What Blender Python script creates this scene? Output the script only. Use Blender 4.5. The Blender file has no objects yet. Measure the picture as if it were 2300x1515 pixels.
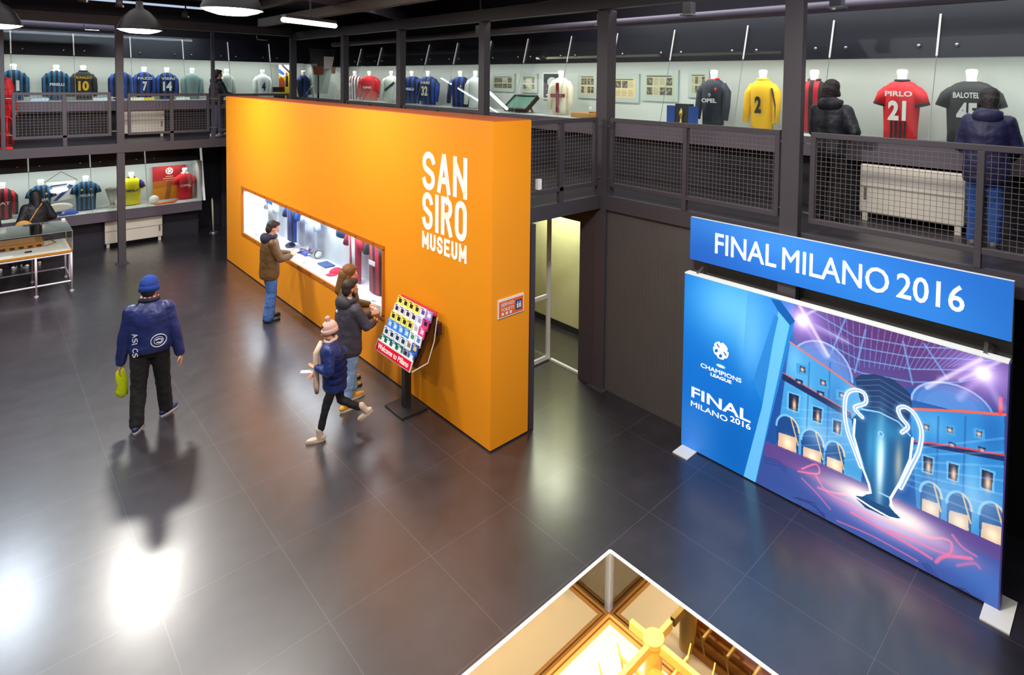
import bpy, math, random
import numpy as np
from mathutils import Vector, Matrix
random.seed(4)
C = bpy.context.scene.collection
S = bpy.context.scene
# ---------------------------------------------------------------- camera
F, CX, CY, CAMH = 1320.819, 1300.129, 233.026, 4.3
W = np.array([[0.6962876, -0.7175995, 0.0153151], [-0.0165016, -0.0373359, -0.9991665], [0.7175732, 0.6954545, -0.0378381]])
cam = bpy.data.cameras.new('camera'); camo = bpy.data.objects.new('camera', cam); C.objects.link(camo)
cam.sensor_fit = 'HORIZONTAL'; cam.sensor_width = 36; cam.lens = F/2300*36
cam.shift_x = (1150-CX)/2300; cam.shift_y = (CY-757.5)/2300
cam.clip_start = .05; cam.clip_end = 100
M = Matrix((tuple(W[0]), tuple(-W[1]), tuple(-W[2]))).transposed().to_4x4(); M.translation = (0, 0, CAMH)
camo.matrix_world = M
S.camera = camo
# ---------------------------------------------------------------- world, exposure
S.view_settings.view_transform = 'Standard'; S.view_settings.look = 'None'; S.view_settings.gamma = 1
S.view_settings.use_curve_mapping = False; S.view_settings.exposure = 0.62
w = bpy.data.worlds.new('hall_world'); S.world = w; w.use_nodes = True
w.node_tree.nodes['Background'].inputs[0].default_value = (.55, .6, .75, 1); w.node_tree.nodes['Background'].inputs[1].default_value = .16
S.cycles.max_bounces = 7; S.cycles.transparent_max_bounces = 24; S.cycles.caustics_reflective = False; S.cycles.caustics_refractive = False
S.cycles.use_denoising = True; S.cycles.sample_clamp_indirect = 4
def light(name, loc, size, power, color=(1, 1, 1), aim=(0, 0, -1), sizey=None, shape=None, spread=math.pi):
    l = bpy.data.lights.new(name, 'AREA'); l.energy = power; l.color = color; l.size = size; l.spread = spread
    l.shape = shape or ('RECTANGLE' if sizey else 'SQUARE')
    if sizey: l.size_y = sizey
    o = bpy.data.objects.new(name, l); C.objects.link(o); o.location = loc
    o.rotation_euler = Vector(aim).to_track_quat('-Z', 'Y').to_euler(); return o
LAMPS = [(2.10, 13.0, 5.11), (2.21, 8.02, 5.11), (.3, 13.95, 5.11), (-2.4, 9.2, 5.11), (2.6, 2.6, 5.4), (-1.6, 4.4, 5.3)]
LPOW = [135, 80, 85, 85, 125, 75]
for i, ((x, y, z), p) in enumerate(zip(LAMPS, LPOW)):
    light('pendant_light', (x, y, z-.085), .56, p, (.72, .84, 1) if i == 2 else (1, .96, .9), shape='DISK')
# LED strips inside the display cases and the niche
light('case_led_left_upper', (3.6, 18.66, 4.66), 7.2, 23, (1, 1, .97), aim=(0, .45, -1), sizey=.05)
light('case_led_left_lower', (1.7, 18.66, 1.94), 4.8, 18, (.95, .98, 1), aim=(0, .45, -1), sizey=.05)
light('case_led_right', (7.72, 8.6, 4.58), 19, 72, (1, 1, .96), aim=(.45, 0, -1), sizey=.05)
light('niche_led', (4.25, 11.0, 1.82), 6.2, 58, (.88, .95, 1), aim=(.25, 0, -1), sizey=.1)
light('corridor_lamp', (6.65, 7.2, 2.42), .5, 26, (.95, 1, .72), sizey=1.2)
light('added_hall_fill', (1.0, 9.5, 6.2), 6, 135, (1, .97, .95), sizey=9)  # added soft fill for the hall, these three have no fixture
light('added_hall_fill', (3.0, 1.0, 6.2), 5, 120, (.95, .96, 1), sizey=5)
light('added_hall_fill', (7.0, 3.5, 6.2), 1, 70, (.97, .96, 1), sizey=8)
light('added_gallery_fill', (2.5, 17.4, 5.98), 4, 24, (.8, .88, 1), sizey=.12)  # added cool fill that lifts the dark left gallery
light('case_model_lamp', (2.0, 1.75, 2.6), .5, 30, (1, .72, .38))
# ---------------------------------------------------------------- pixel helpers (points on real planes)
def ray(px, py): return W.T @ np.array([(px-CX)/F, (py-CY)/F, 1.])
def onz(px, py, z=0.):
    d = ray(px, py); t = (z-CAMH)/d[2]; return Vector((t*d[0], t*d[1], z))
def onx(px, py, x):
    d = ray(px, py); t = x/d[0]; return Vector((x, t*d[1], CAMH+t*d[2]))
def ony(px, py, y):
    d = ray(px, py); t = y/d[1]; return Vector((t*d[0], y, CAMH+t*d[2]))
# ---------------------------------------------------------------- materials
def lin(c):
    return tuple(((v/255)/12.92 if v/255 <= .04045 else ((v/255+.055)/1.055)**2.4) for v in c)
MATS = {}
def mat(name, col, rough=.5, metal=0., noise=.06, scale=30., bump=0., spec=.5, emit=0., stripes=None, sheen=0.):
    if name in MATS: return MATS[name]
    m = bpy.data.materials.new(name); m.use_nodes = True; N = m.node_tree.nodes; L = m.node_tree.links
    b = N['Principled BSDF']; b.inputs['Roughness'].default_value = rough; b.inputs['Metallic'].default_value = metal
    b.inputs['Specular IOR Level'].default_value = spec
    tc = N.new('ShaderNodeTexCoord'); nz = N.new('ShaderNodeTexNoise'); nz.inputs['Scale'].default_value = scale; nz.inputs['Detail'].default_value = 4
    L.new(tc.outputs['Object'], nz.inputs['Vector'])
    mr = N.new('ShaderNodeMapRange'); mr.inputs[3].default_value = 1-noise; mr.inputs[4].default_value = 1+noise
    L.new(nz.outputs['Fac'], mr.inputs[0])
    c1 = lin(col)
    if stripes:      # (colour2, width, axis, offset, duty)
        c2, wd, ax, off, duty = stripes
        sp = N.new('ShaderNodeSeparateXYZ'); L.new(tc.outputs['Object'], sp.inputs[0])
        ad = N.new('ShaderNodeMath'); ad.operation = 'ADD'; L.new(sp.outputs[ax], ad.inputs[0]); ad.inputs[1].default_value = off+100*wd
        dv = N.new('ShaderNodeMath'); dv.operation = 'DIVIDE'; L.new(ad.outputs[0], dv.inputs[0]); dv.inputs[1].default_value = wd
        fr = N.new('ShaderNodeMath'); fr.operation = 'FRACT'; L.new(dv.outputs[0], fr.inputs[0])
        lt = N.new('ShaderNodeMath'); lt.operation = 'LESS_THAN'; L.new(fr.outputs[0], lt.inputs[0]); lt.inputs[1].default_value = duty
        mx = N.new('ShaderNodeMix'); mx.data_type = 'RGBA'; L.new(lt.outputs[0], mx.inputs[0])
        mx.inputs[6].default_value = (*c1, 1); mx.inputs[7].default_value = (*lin(c2), 1); src = mx.outputs[2]
    else:
        rg = N.new('ShaderNodeRGB'); rg.outputs[0].default_value = (*c1, 1); src = rg.outputs[0]
    sc = N.new('ShaderNodeVectorMath'); sc.operation = 'SCALE'; L.new(src, sc.inputs[0]); L.new(mr.outputs[0], sc.inputs[3])
    L.new(sc.outputs[0], b.inputs['Base Color'])
    if sheen: b.inputs['Sheen Weight'].default_value = sheen
    if bump:
        bp = N.new('ShaderNodeBump'); bp.inputs['Strength'].default_value = bump; bp.inputs['Distance'].default_value = .02
        L.new(nz.outputs['Fac'], bp.inputs['Height']); L.new(bp.outputs[0], b.inputs['Normal'])
    if emit:
        L.new(sc.outputs[0], b.inputs['Emission Color']); b.inputs['Emission Strength'].default_value = emit
    MATS[name] = m; return m
def glassmat(name, tint=(1, 1, 1), refl=.06, rough=.02, fres=.35):
    if name in MATS: return MATS[name]
    m = bpy.data.materials.new(name); m.use_nodes = True; N = m.node_tree.nodes; L = m.node_tree.links
    N.clear(); out = N.new('ShaderNodeOutputMaterial'); tr = N.new('ShaderNodeBsdfTransparent'); gl = N.new('ShaderNodeBsdfGlossy')
    tr.inputs[0].default_value = (*tint, 1); gl.inputs['Roughness'].default_value = rough
    mx = N.new('ShaderNodeMixShader'); lw = N.new('ShaderNodeFresnel'); lw.inputs[0].default_value = 1.3
    sc = N.new('ShaderNodeMath'); sc.operation = 'MULTIPLY_ADD'; L.new(lw.outputs[0], sc.inputs[0]); sc.inputs[1].default_value = fres; sc.inputs[2].default_value = refl*.3
    L.new(sc.outputs[0], mx.inputs[0]); L.new(tr.outputs[0], mx.inputs[1]); L.new(gl.outputs[0], mx.inputs[2]); L.new(mx.outputs[0], out.inputs[0])
    MATS[name] = m; return m
def vcolmat(name, emit=0., rough=.5):
    if name in MATS: return MATS[name]
    m = bpy.data.materials.new(name); m.use_nodes = True; N = m.node_tree.nodes; L = m.node_tree.links; b = N['Principled BSDF']
    a = N.new('ShaderNodeVertexColor'); a.layer_name = 'Col'; L.new(a.outputs[0], b.inputs['Base Color']); b.inputs['Roughness'].default_value = rough
    if emit: L.new(a.outputs[0], b.inputs['Emission Color']); b.inputs['Emission Strength'].default_value = emit
    MATS[name] = m; return m
# ---------------------------------------------------------------- objects
def link(name, me, m, parent=None):
    o = bpy.data.objects.new(name, me); C.objects.link(o)
    if m: me.materials.append(m)
    if parent: o.parent = parent
    return o
def tag(o, label, cat, group=None, kind=None):
    if label: o['label'] = label
    if cat: o['category'] = cat
    if group: o['group'] = group
    if kind: o['kind'] = kind
    return o
def thing(name, label, cat, loc=(0, 0, 0), rotz=0., group=None):
    o = bpy.data.objects.new(name, None); C.objects.link(o); o.location = loc; o.rotation_euler = (0, 0, rotz); o.empty_display_size = .1
    return tag(o, label, cat, group)
def inv_of(parent):
    t = parent
    while t.parent: t = t.parent
    return (Matrix.Translation(t.location) @ t.rotation_euler.to_matrix().to_4x4()).inverted()
def copy_tree(o, parent=None):
    c = o.copy(); C.objects.link(c); c.parent = parent
    for ch in list(o.children): copy_tree(ch, c)
    return c
class MB:
    def __init__(s): s.v = []; s.f = []
    def add(s, vs, fs):
        n = len(s.v); s.v += [tuple(p) for p in vs]; s.f += [tuple(i+n for i in f) for f in fs]; return s
    def box(s, x0, x1, y0, y1, z0, z1):
        vs = [(x0, y0, z0), (x1, y0, z0), (x1, y1, z0), (x0, y1, z0), (x0, y0, z1), (x1, y0, z1), (x1, y1, z1), (x0, y1, z1)]
        return s.add(vs, [(0, 3, 2, 1), (4, 5, 6, 7), (0, 1, 5, 4), (1, 2, 6, 5), (2, 3, 7, 6), (3, 0, 4, 7)])
    def obox(s, c, ax, ay, az):     # half-axis vectors
        c, ax, ay, az = map(Vector, (c, ax, ay, az)); vs = []
        for k in (-1, 1):
            for i, j in ((-1, -1), (1, -1), (1, 1), (-1, 1)): vs.append(c+ax*i+ay*j+az*k)
        return s.add(vs, [(0, 3, 2, 1), (4, 5, 6, 7), (0, 1, 5, 4), (1, 2, 6, 5), (2, 3, 7, 6), (3, 0, 4, 7)])
    def bar(s, a, b, w, h=None, up=(0, 0, 1)):
        a, b = Vector(a), Vector(b); d = b-a; h = h or w; up = Vector(up)
        r = d.cross(up)
        if r.length < 1e-6: r = d.cross(Vector((1, 0, 0)))
        r.normalize(); u = r.cross(d).normalized()
        return s.obox((a+b)/2, d/2, r*w/2, u*h/2)
    def rings(s, R, cap=True):
        n = len(R[0]); vs = [p for r in R for p in r]; fs = []
        for i in range(len(R)-1):
            for j in range(n):
                k = (j+1) % n; fs.append((i*n+j, i*n+k, (i+1)*n+k, (i+1)*n+j))
        if cap: fs.append(tuple(range(n-1, -1, -1))); fs.append(tuple((len(R)-1)*n+j for j in range(n)))
        return s.add(vs, fs)
    def tube(s, pts, r, n=8, cap=True):
        pts = [Vector(p) for p in pts]; rr = r if isinstance(r, (list, tuple)) else [r]*len(pts); R = []; pu = None
        for i, p in enumerate(pts):
            d = (pts[min(i+1, len(pts)-1)]-pts[max(i-1, 0)]).normalized()
            if pu is None: pu = d.orthogonal().normalized()
            pu = (pu-d*pu.dot(d)).normalized(); q = d.cross(pu)
            R.append([p+(pu*math.cos(2*math.pi*j/n)+q*math.sin(2*math.pi*j/n))*rr[i] for j in range(n)])
        return s.rings(R, cap)
    def cap(s, a, b, r0, r1, n=12):    # capsule with round ends
        a, b = Vector(a), Vector(b); d = (b-a); L = d.length or 1e-4; d = d/L; P = []; Rr = []
        for t in (80, 50, 20): P.append(a-d*r0*math.sin(math.radians(t))); Rr.append(r0*math.cos(math.radians(t)))
        P.append(a); Rr.append(r0); P.append(b); Rr.append(r1)
        for t in (20, 50, 80): P.append(b+d*r1*math.sin(math.radians(t))); Rr.append(r1*math.cos(math.radians(t)))
        return s.tube(P, Rr, n)
    def ell(s, c, ax, ay, az, nu=16, nv=10):
        c, ax, ay, az = map(Vector, (c, ax, ay, az)); R = []
        for i in range(nv+1):
            t = math.radians(3)+(math.pi-math.radians(6))*i/nv
            R.append([c+az*math.cos(t)+(ax*math.cos(2*math.pi*j/nu)+ay*math.sin(2*math.pi*j/nu))*math.sin(t) for j in range(nu)])
        return s.rings(R)
    def sph(s, c, r, rz=None): return s.ell(c, (r, 0, 0), (0, r, 0), (0, 0, rz or r))
    def oval(s, prof, n=24):     # [(cx,cy,z,rx,ry)]
        return s.rings([[(cx+rx*math.cos(2*math.pi*j/n), cy+ry*math.sin(2*math.pi*j/n), z) for j in range(n)] for cx, cy, z, rx, ry in prof])
    def lathe(s, prof, c=(0, 0, 0), n=28, cap=False):
        return s.rings([[(c[0]+r*math.cos(2*math.pi*j/n), c[1]+r*math.sin(2*math.pi*j/n), c[2]+z) for j in range(n)] for r, z in prof], cap)
    def poly(s, pts, d):       # planar polygon extruded by vector d
        pts = [Vector(p) for p in pts]; d = Vector(d); n = len(pts); vs = pts+[p+d for p in pts]
        fs = [tuple(range(n-1, -1, -1)), tuple(range(n, 2*n))]+[(i, (i+1) % n, n+(i+1) % n, n+i) for i in range(n)]
        return s.add(vs, fs)
    def build(s, name, m, parent=None, smooth=False, local=False, bevel=0., remesh=0., label=None, sm=4):
        vs = s.v
        if parent and not local:
            I = inv_of(parent); vs = [tuple(I @ Vector(v)) for v in vs]
        me = bpy.data.meshes.new(name); me.from_pydata(vs, [], s.f); me.update()
        o = link(name, me, m, parent)
        if smooth or remesh: me.polygons.foreach_set('use_smooth', [True]*len(me.polygons))
        if remesh:
            r = o.modifiers.new('Remesh', 'REMESH'); r.mode = 'VOXEL'; r.voxel_size = remesh; r.use_smooth_shade = True
            if sm: q = o.modifiers.new('Smooth', 'SMOOTH'); q.factor = .5; q.iterations = sm
        if bevel: b = o.modifiers.new('Bevel', 'BEVEL'); b.width = bevel; b.segments = 2; b.limit_method = 'ANGLE'
        if label: o['label'] = label
        return o
def sbox(name, b, m): o = MB().box(*b).build(name, m); o['kind'] = 'structure'; return o
# flat lettering from the built-in font, fitted in a box at org with width w along u and height h along v
def letters(name, s, org, u, v, wd, h, m, parent, depth=.003, bold=0.0, local=False, label=None):
    thick = bold*.9 if 'M' in s else 0
    if thick: bold = 0
    cu = bpy.data.curves.new('t', 'FONT'); cu.body = s; cu.offset = bold; cu.extrude = 0; cu.resolution_u = 3
    to = bpy.data.objects.new('t', cu); C.objects.link(to)
    dg = bpy.context.evaluated_depsgraph_get(); me = bpy.data.meshes.new_from_object(to.evaluated_get(dg))
    bpy.data.objects.remove(to); bpy.data.curves.remove(cu)
    co = np.array([q.co[:] for q in me.vertices]); lo = co.min(0); hi = co.max(0); rg = np.maximum(hi-lo, 1e-6)
    u, v, org = Vector(u).normalized(), Vector(v).normalized(), Vector(org); nrm = u.cross(v)
    mb = MB(); k = thick*h
    for i, (a, b) in enumerate(((0, 0), (1, 0), (-1, 0), (0, 1), (0, -1)) if thick else ((0, 0),)):
        mb.add([org+u*((c[0]-lo[0])/rg[0]*wd+a*k)+v*((c[1]-lo[1])/rg[1]*h+b*k)+nrm*(depth+i*.0002) for c in co], [tuple(p.vertices) for p in me.polygons])
    bpy.data.meshes.remove(me)
    return mb.build(name, m, parent, local=local, label=label)
# stroke lettering (condensed signage letters)
def arc(cx, cy, rx, ry, a0, a1, n=10): return [(cx+rx*math.cos(math.radians(a0+(a1-a0)*i/n)), cy+ry*math.sin(math.radians(a0+(a1-a0)*i/n))) for i in range(n+1)]
G = {'S': [arc(.5, .78, .5, .22, 10, 180, 8)+[(0, .74)]+[(.02, .66), (.12, .58), (.88, .42), (.98, .34)]+[(1, .26)]+arc(.5, .22, .5, .22, 0, -170, 8)],
     'A': [[(0, 0), (.46, 1)], [(.54, 1), (1, 0)], [(.2, .3), (.8, .3)]], 'N': [[(0, 0), (0, 1)], [(.02, .9), (.98, .1)], [(1, 0), (1, 1)]], 'I': [[(0, 0), (0, 1)]],
     'R': [[(0, 0), (0, 1), (.5, 1)]+arc(.5, .76, .5, .24, 90, -90, 8)+[(0, .52)], [(.5, .52), (1, 0)]],
     'O': [arc(.5, .76, .5, .24, 0, 180, 8)+arc(.5, .24, .5, .24, 180, 360, 8)+[(1, .76)]],
     'M': [[(0, 0), (0, 1)], [(.04, .88), (.5, .3)], [(.5, .3), (.96, .88)], [(1, 0), (1, 1)]], 'U': [[(0, 1), (0, .22)]+arc(.5, .22, .5, .22, 180, 360, 8)+[(1, 1)]],
     'E': [[(1, 0), (0, 0), (0, 1), (1, 1)], [(0, .5), (.8, .5)]]}
def stroke_word(mb, word, org, u, v, total, h, th, gap):
    org, u, v = Vector(org), Vector(u), Vector(v); n = u.cross(v)
    wide = {'I': 0, 'M': 1.35}; k = sum(wide.get(c, 1) for c in word); cw = (total-th*len(word)-gap*(len(word)-1))/k; x = 0
    for c in word:
        w_ = cw*wide.get(c, 1)
        for pl in G[c]:
            P = [Vector((th/2+x+px*w_, th/2+py*(h-th), 0)) for px, py in pl]; Lp, Rp = [], []
            closed = (P[0]-P[-1]).length < 1e-5
            for i, p in enumerate(P):
                a = P[i-1] if i else (P[-2] if closed else None); b = P[i+1] if i < len(P)-1 else (P[1] if closed else None)
                d1 = (p-a).normalized() if a is not None else None; d2 = (b-p).normalized() if b is not None else None
                if d1 is None: p = p-d2*th*.5*(0 if closed else 1); d1 = d2
                if d2 is None: p = p+d1*th*.5*(0 if closed else 1); d2 = d1
                n1 = Vector((-d1.y, d1.x, 0)); n2 = Vector((-d2.y, d2.x, 0)); m_ = (n1+n2).normalized(); s_ = min(1/max(m_.dot(n1), .3), 2.0)
                Lp.append(p+m_*th/2*s_); Rp.append(p-m_*th/2*s_)
            to = lambda q: org+u*q.x+v*q.y+n*.003
            mb.add([to(q) for q in Lp]+[to(q) for q in Rp], [(i+len(P), i+1+len(P), i+1, i) for i in range(len(P)-1)])
        x += w_+th+gap
    return mb
# colour-grid prints: a numpy painter and a mesh grid that carries it
class Paint:
    def __init__(s, w, h, col): s.w, s.h = w, h; s.a = np.tile(np.array(col, float), (h, w, 1)); s.X, s.Y = np.meshgrid((np.arange(w)+.5)/w, (np.arange(h)+.5)/h)
    def mix(s, m, col): m = m[..., None]; s.a = s.a*(1-m)+np.array(col, float)*m
    def pmask(s, pts):
        m = np.zeros((s.h, s.w), bool); n = len(pts)
        for i in range(n):
            x0, y0 = pts[i]; x1, y1 = pts[(i+1) % n]
            if y0 == y1: continue
            c = ((y0 > s.Y) != (y1 > s.Y)) & (s.X < (x1-x0)*(s.Y-y0)/(y1-y0)+x0); m ^= c
        return m.astype(float)
    def poly(s, pts, col, al=1.): s.mix(s.pmask(pts)*al, col)
    def line(s, pts, wd, col, al=1., asp=1.5, soft=.35):
        d = np.full((s.h, s.w), 9.)
        for (x0, y0), (x1, y1) in zip(pts[:-1], pts[1:]):
            dx, dy = (x1-x0)*asp, y1-y0; L = dx*dx+dy*dy+1e-12
            t = np.clip(((s.X-x0)*asp*dx+(s.Y-y0)*dy)/L, 0, 1); d = np.minimum(d, np.hypot((s.X-x0)*asp-t*dx, s.Y-y0-t*dy))
        s.mix(np.clip((wd-d)/(wd*soft)+.5, 0, 1)*al, col)
    def glow(s, x, y, rx, ry, col, al=1., p=2.):
        d = np.hypot((s.X-x)/rx, (s.Y-y)/ry); s.mix(np.exp(-d**p)*al, col)
    def ell(s, x, y, rx, ry, col, al=1.): s.mix((np.hypot((s.X-x)/rx, (s.Y-y)/ry) < 1)*al, col)
def print_grid(name, P, org, uvec, vvec, m, parent, label=None, local=False):
    # org = lower-left corner, uvec/vvec = full edge vectors; P.Y runs upward
    org, U, V = np.array(org, float), np.array(uvec, float), np.array(vvec, float); w_, h_ = P.w, P.h
    if not local:
        I = np.array(inv_of(parent)); org = I[:3, :3] @ org+I[:3, 3]; U = I[:3, :3] @ U; V = I[:3, :3] @ V
    gx, gy = np.meshgrid(np.linspace(0, 1, w_), np.linspace(0, 1, h_)); co = org+gx[..., None]*U+gy[..., None]*V
    idx = np.arange(w_*h_).reshape(h_, w_); q = np.stack([idx[:-1, :-1], idx[:-1, 1:], idx[1:, 1:], idx[1:, :-1]], -1).reshape(-1, 4)
    me = bpy.data.meshes.new(name); me.vertices.add(w_*h_); me.vertices.foreach_set('co', co.reshape(-1))
    me.loops.add(q.size); me.loops.foreach_set('vertex_index', q.reshape(-1).astype(np.int32)); me.polygons.add(len(q))
    me.polygons.foreach_set('loop_start', (np.arange(len(q))*4).astype(np.int32))
    me.update(); me.validate()
    at = me.color_attributes.new('Col', 'FLOAT_COLOR', 'POINT'); c = np.clip(P.a, 0, 255)/255
    c = np.where(c <= .04045, c/12.92, ((c+.055)/1.055)**2.4); at.data.foreach_set('color', np.concatenate([c, np.ones((h_, w_, 1))], -1).reshape(-1))
    o = link(name, me, m, parent)
    if label: o['label'] = label
    return o
# ================================================================ materials of the place
STEEL = mat('dark_steel', (70, 64, 70), .45, .0, .08, 12)
STEEL2 = mat('dark_steel_matte', (70, 64, 72), .5, .0, .08, 12)  # near twin of the dark steel, slightly rougher
BLACKW = mat('black_wall', (46, 43, 54), .6, noise=.1, scale=4)
FASC = mat('black_fascia', (50, 46, 60), .38, noise=.08, scale=5)
CASEW = mat('case_white', (190, 194, 190), .6, noise=.02)
WHITE = mat('white_paint', (235, 235, 232), .5, noise=.02)
GREYP = mat('grey_shelf_front', (104, 94, 106), .5, noise=.05, scale=8)
CHROME = mat('chrome', (215, 215, 220), .25, .9, .02)
ORANGE = mat('orange_paint', (255, 158, 26), .5, noise=.025, scale=1.3, spec=.3)
ORANGE2 = mat('orange_frame', (196, 108, 16), .5, noise=.05, scale=9)
GLASS = glassmat('clear_glass'); GLASSG = glassmat('greenish_glass', (.97, 1, .985), .0)
STRIP = mat('white_strip', (225, 228, 222), .4, noise=.02, emit=.25)
SKIN = mat('skin', (222, 160, 128), .55, noise=.05, scale=20)
# ---------------------------------------------------------------- floor with joints
def floor_material():
    m = bpy.data.materials.new('polished_black_tile'); m.use_nodes = True; N = m.node_tree.nodes; L = m.node_tree.links; b = N['Principled BSDF']
    tc = N.new('ShaderNodeTexCoord'); sp = N.new('ShaderNodeSeparateXYZ'); L.new(tc.outputs['Object'], sp.inputs[0])
    def joint(ax, off, pitch):
        a = N.new('ShaderNodeMath'); a.operation = 'MULTIPLY_ADD'; L.new(sp.outputs[ax], a.inputs[0]); a.inputs[1].default_value = 1/pitch; a.inputs[2].default_value = 40-off/pitch+.5
        f = N.new('ShaderNodeMath'); f.operation = 'FRACT'; L.new(a.outputs[0], f.inputs[0])
        s = N.new('ShaderNodeMath'); s.operation = 'SUBTRACT'; L.new(f.outputs[0], s.inputs[0]); s.inputs[1].default_value = .5
        q = N.new('ShaderNodeMath'); q.operation = 'ABSOLUTE'; L.new(s.outputs[0], q.inputs[0])
        l = N.new('ShaderNodeMath'); l.operation = 'LESS_THAN'; L.new(q.outputs[0], l.inputs[0]); l.inputs[1].default_value = .0026/pitch; return l
    j = N.new('ShaderNodeMath'); j.operation = 'MAXIMUM'; L.new(joint(0, .98, .918).outputs[0], j.inputs[0]); L.new(joint(1, 3.443, 1.06).outputs[0], j.inputs[1])
    nz = N.new('ShaderNodeTexNoise'); nz.inputs['Scale'].default_value = 2.2; nz.inputs['Detail'].default_value = 8; nz.inputs['Roughness'].default_value = .65; L.new(tc.outputs['Object'], nz.inputs[0])
    cr = N.new('ShaderNodeValToRGB'); cr.color_ramp.elements[0].color = (*lin((25, 23, 29)), 1); cr.color_ramp.elements[1].color = (*lin((46, 42, 52)), 1)
    cr.color_ramp.elements[0].position = .3; cr.color_ramp.elements[1].position = .75; L.new(nz.outputs['Fac'], cr.inputs[0])
    mx = N.new('ShaderNodeMix'); mx.data_type = 'RGBA'; L.new(j.outputs[0], mx.inputs[0]); L.new(cr.outputs[0], mx.inputs[6]); mx.inputs[7].default_value = (*lin((78, 70, 78)), 1)
    L.new(mx.outputs[2], b.inputs['Base Color'])
    n2 = N.new('ShaderNodeTexNoise'); n2.inputs['Scale'].default_value = 5; n2.inputs['Detail'].default_value = 6; L.new(tc.outputs['Object'], n2.inputs[0])
    mr = N.new('ShaderNodeMapRange'); mr.inputs[3].default_value = .34; mr.inputs[4].default_value = .5; L.new(n2.outputs['Fac'], mr.inputs[0]); L.new(mr.outputs[0], b.inputs['Roughness'])
    b.inputs['IOR'].default_value = 1.5; b.inputs['Coat Weight'].default_value = 1; b.inputs['Coat IOR'].default_value = 1.7; b.inputs['Coat Roughness'].default_value = .24; b.inputs['Specular IOR Level'].default_value = .75
    n3 = N.new('ShaderNodeTexNoise'); n3.inputs['Scale'].default_value = 60; n3.inputs['Detail'].default_value = 3; L.new(tc.outputs['Object'], n3.inputs[0])
    bp = N.new('ShaderNodeBump'); bp.inputs['Strength'].default_value = .02; bp.inputs['Distance'].default_value = .004; L.new(n3.outputs['Fac'], bp.inputs['Height']); L.new(bp.outputs[0], b.inputs['Normal'])
    return m
def ridged(name, col, pitch, rough=.55):
    m = mat(name, col, rough, noise=.12, scale=2.5); N = m.node_tree.nodes; L = m.node_tree.links
    tc = N.new('ShaderNodeTexCoord'); wv = N.new('ShaderNodeTexWave'); wv.bands_direction = 'Y'; wv.inputs['Scale'].default_value = .314/pitch; L.new(tc.outputs['Object'], wv.inputs[0])
    bp = N.new('ShaderNodeBump'); bp.inputs['Strength'].default_value = .35; bp.inputs['Distance'].default_value = .004; L.new(wv.outputs['Fac'], bp.inputs['Height'])
    L.new(bp.outputs[0], N['Principled BSDF'].inputs['Normal']); return m
sbox('floor', (-7, 9.5, -6, 20, -.1, 0), floor_material())
sbox('ceiling', (-7, 10, -6, 21, 6.3, 6.4), BLACKW)
sbox('wall_back', (-7, -6.9, -6, 21, 0, 6.3), BLACKW)
sbox('wall_front', (-7, 9.5, -6.1, -6, 0, 6.3), BLACKW)
sbox('wall_left', (-7, 9.5, 19.35, 19.45, 0, 6.3), BLACKW)
sbox('wall_right', (8.55, 8.65, -6, 19.35, 2.54, 6.3), BLACKW)
# upper floor slabs (balcony decks)
DECK = mat('deck', (58, 54, 58), .35, noise=.1, scale=5)
sbox('floor_balcony_left', (-6.9, 8.55, 16.65, 19.35, 2.56, 2.72), DECK)
sbox('floor_balcony_right', (6.12, 8.55, -6, 16.65, 2.56, 2.72), DECK)
sbox('floor_platform', (4.70, 6.12, 5.46, 8.1, 2.56, 2.72), DECK)
sbox('trim_balcony_left', (-6.9, 6.1, 16.58, 16.65, 2.54, 2.745), STEEL)
sbox('trim_balcony_right', (6.05, 6.12, -6, 5.40, 2.54, 2.735), STEEL)
sbox('trim_platform', (4.70, 6.05, 5.40, 5.46, 2.55, 2.735), STEEL)
sbox('trim_gallery', (6.05, 6.12, 8.1, 16.58, 2.54, 2.735), STEEL)
# ground floor walls under the right-hand balcony
sbox('wall_panelled', (6.10, 6.16, .75, 5.48, 0, 2.54), ridged('panelled_wall', (84, 79, 78), .05))
sbox('wall_recess', (6.9, 7.0, -6, 1.3, 0, 2.54), mat('recess_black', (18, 16, 20), .7))
sbox('wall_jamb', (6.05, 6.16, 5.48, 5.80, 0, 2.54), STEEL2)
sbox('wall_lintel', (6.10, 6.16, 5.80, 8.4, 2.27, 2.54), STEEL2)
sbox('wall_corridor_near', (6.16, 7.1, 5.1, 5.16, 0, 2.54), BLACKW)
LIME = ridged('pale_corridor_wall', (214, 212, 166), .06, .6)
sbox('wall_corridor', (7.10, 7.16, 5.1, 12.0, .1, 2.54), LIME)
sbox('baseboard_corridor', (7.085, 7.16, 5.1, 12.0, 0, .1), mat('skirting_dark', (38, 40, 36), .5))
sbox('wall_passage_end', (4.66, 6.3, 8.3, 8.36, 0, 2.54), mat('olive_dark', (74, 78, 60), .5))
sbox('wall_corridor_end', (6.3, 7.1, 9.2, 9.26, 0, 2.54), LIME)
sbox('wall_under_gallery', (4.9, 9.4, 18.9, 19.0, 0, 2.56), BLACKW)
sbox('wall_under_gallery_right', (6.10, 6.16, 8.4, 18.9, 0, 2.54), mat('panel_dark_brown', (52, 48, 50), .6))
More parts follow.
